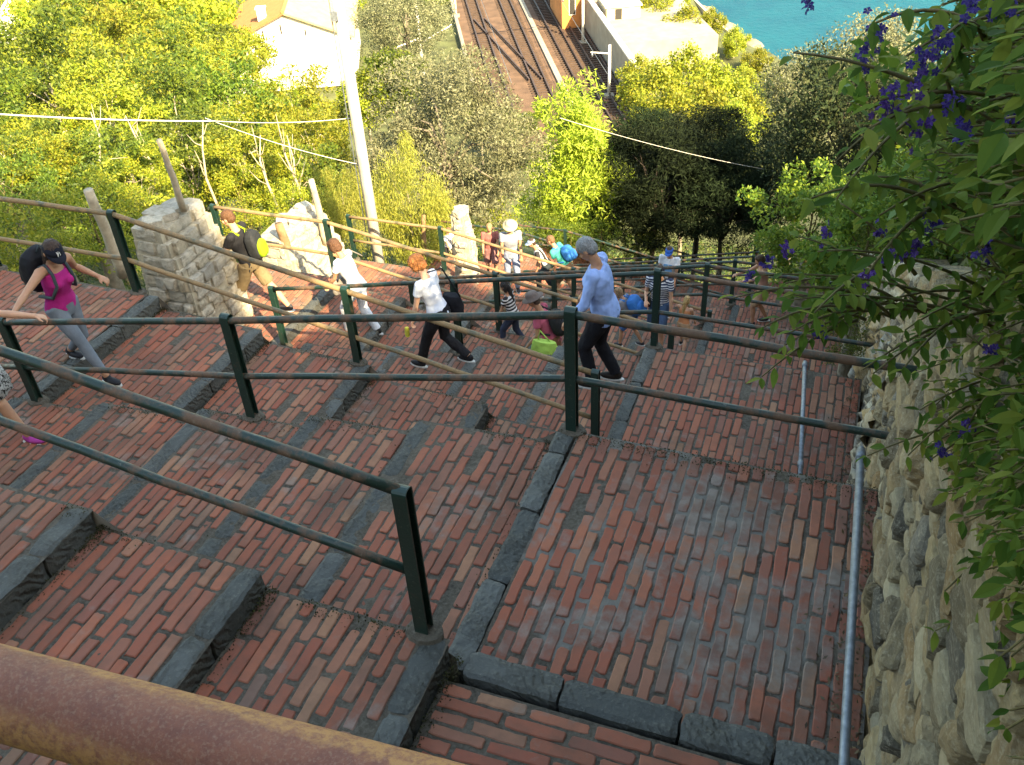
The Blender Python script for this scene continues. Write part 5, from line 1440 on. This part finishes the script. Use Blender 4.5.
# the wood at left: rows from near to far
WOOD = 'trees of the sunlit wood at the left'
def wood(key, u, v, y, r, lab):
    by_pix(key, u, v, y, r, lab, name='wood_tree', group=WOOD)
rw = random.Random(11)
rows = [ # y, v centre, radius px, keys
    (125, 5, 34, ['farA', 'farA', 'farB'], (60, 215)), (105, 25, 34, ['farA', 'farB', 'farA'], (70, 225)), (85, 52, 38, ['farA', 'farA', 'farB'], (60, 215)),
    (66, 80, 40, ['robA', 'robC', 'robB'], (30, 215)), (50, 108, 44, ['robC', 'robB', 'robC'], (-10, 262)), (38, 128, 48, ['robA', 'robC', 'robB'], (-20, 330)),
    (29, 150, 46, ['robC', 'robB', 'robA'], (-10, 335)), (23, 172, 42, ['robNear', 'robNearY', 'robNear'], (0, 345)), (18, 190, 42, ['robNear', 'robNearY'], (-10, 150))]
LABS = {'r': 'leafy yellow green tree of the dense wood left of the white pole'}
for (y, v, r, keys, (ua, ub)) in rows:
    u = ua
    i = 0
    while u < ub:
        wood(keys[i % len(keys)], u+rw.uniform(-8, 8), v+rw.uniform(-16, 16)+(u/340)*6, y*rw.uniform(.93, 1.07), r*rw.uniform(.8, 1.15), LABS['r'])
        u += r*rw.uniform(1.15, 1.7); i += 1
by_pix('farB', 225, 45, 100, 22, 'tree partly covering the left eave of the white house', name='leafy_tree')
by_pix('robA', 296, 118, 62, 26, 'tree in front of the white wall of the gabled house', name='leafy_tree')
by_pix('farA', 250, 55, 84, 22, 'small tree in front of the left corner of the white house', name='leafy_tree')
by_pix('farA', 328, 124, 60, 22, 'yellow tree between the house wall and the utility pole', name='leafy_tree')
by_pix('farA', 365, 100, 60, 26, 'pale tree behind the utility pole', name='leafy_tree')
by_pix('farD', 415, 100, 70, 26, 'dark tree at the left edge of the tracks', name='leafy_tree')
for u, v, y, r in ((75, -10, 160, 26), (400, -10, 150, 30), (440, 5, 140, 16), (350, 5, 140, 18), (120, -15, 155, 30), (190, -10, 150, 24)):
    by_pix('farA', u, v, y, r, 'far yellow green tree at the top edge of the view', name='far_tree', group='far trees along the top left')
# shrubs behind the left railings
for u, v, y, r in ((30, 225, 12.5, 45), (90, 215, 13.5, 40), (135, 215, 14.5, 34), (5, 190, 15, 45), (250, 225, 18, 26), (300, 200, 20, 26), (60, 245, 12.2, 24), (240, 195, 22, 28), (275, 235, 17.5, 18)):
    by_pix('bush' if (u//5) % 2 else 'bushY', u, v, y, r, 'low leafy shrub behind the rusty railings at the left', name='low_shrub', cat='shrub', group='shrubs behind the left railings')
for u, v, y, r in ((470, 235, 24, 22), (500, 225, 26, 22), (540, 225, 27, 24), (600, 235, 27, 26), (640, 240, 27, 24), (440, 240, 24, 14), (570, 235, 26, 20)):
    by_pix('bush' if u != 500 else 'bushY', u, v, y, r, 'low green shrub at the far end of the stairway', name='low_shrub', cat='shrub', group='shrubs below the golden tree')
# trees behind the camera and bank shrubs, added to shade the stairs
for i in range(34):
    s = 3.0+4.3*((i*.618) % 1); t = -1.5-.75*(s-3)-abs(random.gauss(0, 1.6)); P = W(s, t)
    tree(random.choice(['dark', 'robC']), P.x, P.y, 'added tree on the steep bank, out of view, shading the near flights', group='trees added on the right bank for shade', sc=random.uniform(.52, .68), name='added_shade_tree')
for i in range(40):
    t = 1.0 + i*.5; s = random.uniform(3.0, 7.6); P = W(s, t)
    tree(random.choice(['laurel', 'laurel', 'bush']), P.x, P.y, 'added shrub on the steep bank, sized to shade the stairs', group='shrubs added on the right bank for shade', sc=random.uniform(.40, .52)*(.6 if t < 2.5 else 1), name='added_shade_shrub', cat='shrub')
for i in range(30):
    t = 1 + i*1.0; s = random.uniform(1.2, 2.4); P = W(s, t)
    tree(random.choice(['laurel', 'bush', 'laurel']), P.x, P.y, 'leafy shrub on top of the right retaining wall', group='shrubs on top of the right wall', sc=random.uniform(.5, .85), name='wall_top_shrub', cat='shrub')
# bare pale trunks standing in the wood
for i, (u0, v0, u1, v1) in enumerate(((292, 190, 285, 128), (268, 188, 262, 135), (213, 190, 199, 120), (22, 185, 8, 150), (92, 158, 88, 112), (281, 190, 290, 135), (143, 158, 132, 115))):
    y = 20+i % 3; a, b = at_y(u0, v0, y), at_y(u1, v1, y+.5); a.z -= 1.2
    o = empty('bare_trunk', a); tag(o, 'bare pale trunk standing among the leaves of the wood', 'tree', 'bare pale trunks in the wood')
    mb = MB(); d = b-a; pts = [a+d*f+Vector((.15*math.sin(f*5+i), 0, 0)) for f in (0, .25, .5, .75, 1)]
    mb.tube(pts, [.045, .038, .032, .022, .01], 7); mb.build('trunk', M['bark_pale'], o, a, True)
    mb = MB()
    for k in range(5):
        p = pts[2+k % 2]+Vector((0, 0, .1*k)); e = p+Vector((random.uniform(-.35, .35), random.uniform(-.2, .2), random.uniform(.3, .7)))
        mb.tube([p, (p+e)/2+Vector((0, 0, -.08)), e], [.016, .012, .005], 5)
    mb.build('branches', M['bark_pale'], o, a, True)

# undergrowth: uncountable ground cover on the slopes
def ground_cover(n, fs, size, seed, name, mat):
    rg = np.random.default_rng(seed); P = []
    while len(P) < n:
        s, t = fs(rg); p = W(s, t); z = hill(p.x, p.y)
        k = int(rg.integers(8, 26)); r = rg.uniform(.15, .5)
        q = rg.normal(size=(k, 3))*r*.5; q[:, 2] = np.abs(q[:, 2])*1.1
        P += [(p.x+a, p.y+b, z+c) for a, b, c in q]
    V, Fc = leaf_quads(np.array(P), size, .4, .3, 0, seed)
    tag(link(name, np_mesh(name, V, Fc, M[mat])), 'low weeds and undergrowth covering the slopes beside the stairs', 'undergrowth', kind='stuff')
ground_cover(60000, lambda g: (-10.2-abs(g.normal())*9, g.uniform(4, 40)), .10, 5, 'undergrowth', 'leaf_ground')
ground_cover(40000, lambda g: (g.uniform(-14, 14), g.uniform(34, 58)), .2, 6, 'undergrowth', 'leaf_ground')
ground_cover(30000, lambda g: (.9+abs(g.normal())*3, g.uniform(-2, 34)), .09, 7, 'undergrowth', 'leaf_ground')

# ================================================================ OVERHANGING FLOWERING BUSH AT THE RIGHT
def broad_leaf(mb, p, d, n, L, Wd, fold=.25, curl=.2):
    d = d.normalized(); n = (n-d*n.dot(d)); n = n.normalized() if n.length > 1e-4 else d.orthogonal().normalized(); b = d.cross(n)
    prof = ((0, .0), (.16, .55), (.4, 1.0), (.68, .78), (.88, .34), (1, 0))
    vs = []
    for f, w_ in prof:
        c = p + d*(L*f) - n*(curl*L*f*f)
        if w_ == 0: vs.append(c)
        else: vs += [c, c+b*(Wd*.5*w_)+n*(fold*Wd*.5*w_), c-b*(Wd*.5*w_)+n*(fold*Wd*.5*w_)]
    # 0 ; 1,2,3 ; 4,5,6 ; 7,8,9 ; 10,11,12 ; 13
    fs = [(0, 2, 1), (0, 1, 3)]
    for k in range(3):
        a = 1+3*k; fs += [(a, a+1, a+4, a+3), (a, a+3, a+5, a+2)]
    fs += [(10, 11, 13), (10, 13, 12)]
    mb.add(vs, fs)
rb = random.Random(5)
bushroot = empty('flowering_bush', W(1.1, 2.6, ztopwall(2.6)), RZ); tag(bushroot, 'large overhanging bush with violet flowers filling the right side', 'bush')
BL = W(1.1, 2.6, ztopwall(2.6)); rot_inv = Matrix.Rotation(-RZ, 3, 'Z')
def tolocal(mb):
    mb.v = [tuple(rot_inv @ (Vector(v)-BL)) for v in mb.v]; return mb
stems = MB(); leaves = MB()
def sprig(tip, root, n, Lf, droop=.25):
    pts = []
    m = (root+tip)/2+Vector((0, 0, .22*(tip-root).length*rb.uniform(.5, 1.2)))
    for i in range(n+1):
        f = i/n; p = root*(1-f)**2 + m*2*f*(1-f) + tip*f*f; pts.append(p)
    stems.tube(pts, [.006*(1-.75*i/n)+.001 for i in range(n+1)], 5)
    for i in range(int(n*.2), n+1):
        p = pts[i]; d = (pts[min(i+1, n)]-pts[max(i-1, 0)]).normalized()
        for side in (-1, 1):
            if rb.random() < .14: continue
            ax = d.cross(Vector((rb.uniform(-.5, .5), rb.uniform(-.5, .5), 1))).normalized()*side
            ld = (ax + d*rb.uniform(.3, 1.0) + Vector((0, 0, -droop*rb.uniform(0, 2)))).normalized()
            nn = Vector((rb.uniform(-.5, .5), rb.uniform(-.5, .5), 1))
            L = Lf*rb.uniform(.6, 1.25)
            broad_leaf(leaves, p+Vector((0, 0, rb.uniform(-.01, .01))), ld, nn, L, L*rb.uniform(.40, .52), rb.uniform(.1, .5), rb.uniform(0, .45))
def in_region(u, v):
    # left boundary of the foliage seen in the photograph
    B_ = [(-60, 965), (0, 930), (60, 900), (110, 885), (160, 865), (215, 815), (250, 800), (300, 810), (335, 865), (380, 900), (450, 925), (520, 960), (600, 990), (765, 1008)]
    for (v0, u0_), (v1, u1_) in zip(B_, B_[1:]):
        if v0 <= v <= v1: return u > u0_+(u1_-u0_)*(v-v0)/(v1-v0)
    return False
cnt = 0
while cnt < 2100:
    u, v = rb.uniform(760, 1120), rb.uniform(-60, 760)
    if not in_region(u, v): continue
    if u < 880 and rb.random() < .25: continue
    if v > 560 and u > 1060: pass
    dmin = 1.5 if u > 900 else 2.1
    dist = rb.uniform(dmin, 4.6)
    if v > 420: dist = rb.uniform(2.2, 3.9)
    tip = at_d(u, v, dist)
    s, t = ST(tip.x, tip.y)
    if s < .45 or t < .25: 
        if not (s > .2 and v < 230 and t > 1.0): continue
    root = W(max(s+rb.uniform(.25, .8), .9), t+rb.uniform(-.4, .5), 0); root.z = tip.z-rb.uniform(-.1, .6)
    zg = ztopwall(t)
    if root.z < zg-.6: root.z = zg-rb.uniform(0, .5)
    n = rb.randint(9, 14); sprig(tip, root, n, rb.uniform(.036, .072)); cnt += 1
# hand placed long leaning sprays that reach to the left
for (u, v, dist, ru, rv) in ((835, 250, 3.0, 1000, 300), (760, 275, 3.4, 1000, 320), (790, 300, 3.3, 1000, 330), (870, 150, 2.6, 1010, 60), (900, 60, 2.3, 1060, 20), (825, 330, 3.5, 1000, 300), (880, 100, 2.2, 1050, 120),
        (930, 460, 3.6, 1060, 400), (905, 330, 3.2, 1040, 300), (920, 410, 3.4, 1050, 380), (985, 560, 3.4, 1080, 480), (1000, 640, 3.3, 1090, 560), (1010, 720, 3.2, 1090, 640), (880, 215, 2.5, 1030, 200), (780, 320, 3.5, 960, 320)):
    tip = at_d(u, v, dist); root = at_d(ru, rv, dist+.5)
    sprig(tip, root, 12, .062, .35)
    for k in range(3):
        t2 = tip+Vector((rb.uniform(-.18, .18), rb.uniform(-.2, .2), rb.uniform(-.15, .1))); sprig(t2, tip+(root-tip)*rb.uniform(.3, .7), 8, .06, .35)
tolocal(stems).build('stems', M['stem'], bushroot, (0, 0, 0), True)
tolocal(leaves).build('leaves', M['leaf_duranta'], bushroot)
FL = [(806, 6, 2.2), (877, 30, 2.3), (865, 57, 2.35), (936, 48, 2.2), (945, 38, 2.2), (925, 62, 2.25), (920, 75, 2.2), (893, 96, 2.2), (888, 106, 2.2), (955, 98, 2.1), (963, 137, 2.1), (880, 230, 2.6), (892, 254, 2.6), (826, 236, 3.0), (868, 276, 2.8), (822, 333, 3.4), (750, 278, 3.4), (768, 263, 3.4), (784, 252, 3.4), (990, 350, 2.9), (967, 428, 3.1), (940, 453, 3.3), (918, 246, 2.6), (932, 228, 2.6), (1018, 140, 2.0), (972, 4, 2.1), (1000, 6, 2.1), (918, 130, 2.2), (985, 250, 2.4)]
petalM = M['petal']
for (u, v, dist) in FL:
    c = at_d(u, v, dist); mb = MB()
    for k in range(rb.randint(8, 13)):
        q = c+Vector((rb.gauss(0, .012), rb.gauss(0, .012), rb.gauss(0, .015)))
        nrm = Vector((rb.uniform(-1, 1), rb.uniform(-1.4, .3), rb.uniform(-.2, 1.2))).normalized(); a = nrm.orthogonal().normalized(); b = nrm.cross(a); r = rb.uniform(.007, .010)
        for j in range(5):
            an = 2*math.pi*j/5; d = a*math.cos(an)+b*math.sin(an); e = nrm.cross(d)
            mb.add([q, q+d*r*.7+e*r*.45+nrm*.002, q+d*r*1.25, q+d*r*.7-e*r*.45+nrm*.002], [(0, 1, 2, 3)])
    tolocal(mb).build('flower_cluster', petalM, bushroot)

rg = np.random.default_rng(21); P = []
for i in range(2600):
    t = rg.uniform(.3, 12.9); z = -4.17 if t < 2.6 else -4.3 if t < 4.88 else -6.4 if t < 9.03 else -8.5
    s = SR-.02-abs(rg.normal())*.10; p = W(s, t); P.append((p.x, p.y, z+.006+abs(rg.normal())*.008))
V, Fc = leaf_quads(np.array(P), .03, .4, 2.5, 0, 3)
M['litter'] = leafmat('dry_leaves', [(.05, .035, .02), (.09, .06, .03), (.16, .11, .05), (.05, .045, .02)], .1)
tag(link('leaf_litter', np_mesh('leaf_litter', V, Fc, M['litter'])), 'dry leaf litter gathered along the foot of the rock wall', 'leaf litter', kind='stuff')

# moss, soil and tiny weeds gathered in the angles of the steps
rg = np.random.default_rng(33); P = []
for k in range(0, 6):
    pts_, dr_ = flight_pts(k)
    for (s0, zb, za) in pts_:
        sgn = 1 if dr_ else -1
        for i in range(420 if k < 3 else 200):
            t = rg.uniform(T[k]+.02, T[k+1]-.02) if rg.random() < .5 else T[k+1]-abs(rg.normal())*.22
            if t < T[k]: continue
            d = abs(rg.normal())*.035
            P.append((*W(s0+sgn*(.012+d), t)[:2], za+.004+abs(rg.normal())*.012*(1-min(1, d*8))))
    sl_, sr_ = sorted((pts_[0][0], pts_[-1][0]))
    for i in range(1500 if k < 3 else 500):
        s0 = rg.uniform(sl_, sr_); t = T[k+1]-abs(rg.normal())*.05-.01
        if noise.noise(Vector((s0*1.3, t, 3))) < -.05: continue
        P.append((*W(s0, t)[:2], zflight(k, s0)+.006+abs(rg.normal())*.006))
for i in range(900):
    s0 = rg.uniform(-1.6, SR); t = 4.88-abs(rg.normal())*.07-.01; P.append((*W(s0, t)[:2], -4.292+abs(rg.normal())*.006))
V, Fc = leaf_quads(np.array(P), .015, .55, 2.0, 0, 9)
M['moss'] = leafmat('moss_and_soil', [(.025, .022, .012), (.045, .045, .018), (.06, .05, .03), (.05, .065, .02)], .05, .9, .05)
tag(link('moss_and_weeds', np_mesh('moss_and_weeds', V, Fc, M['moss'])), 'dark moss and soil gathered in the angles and rims of the brick steps', 'moss', kind='stuff')
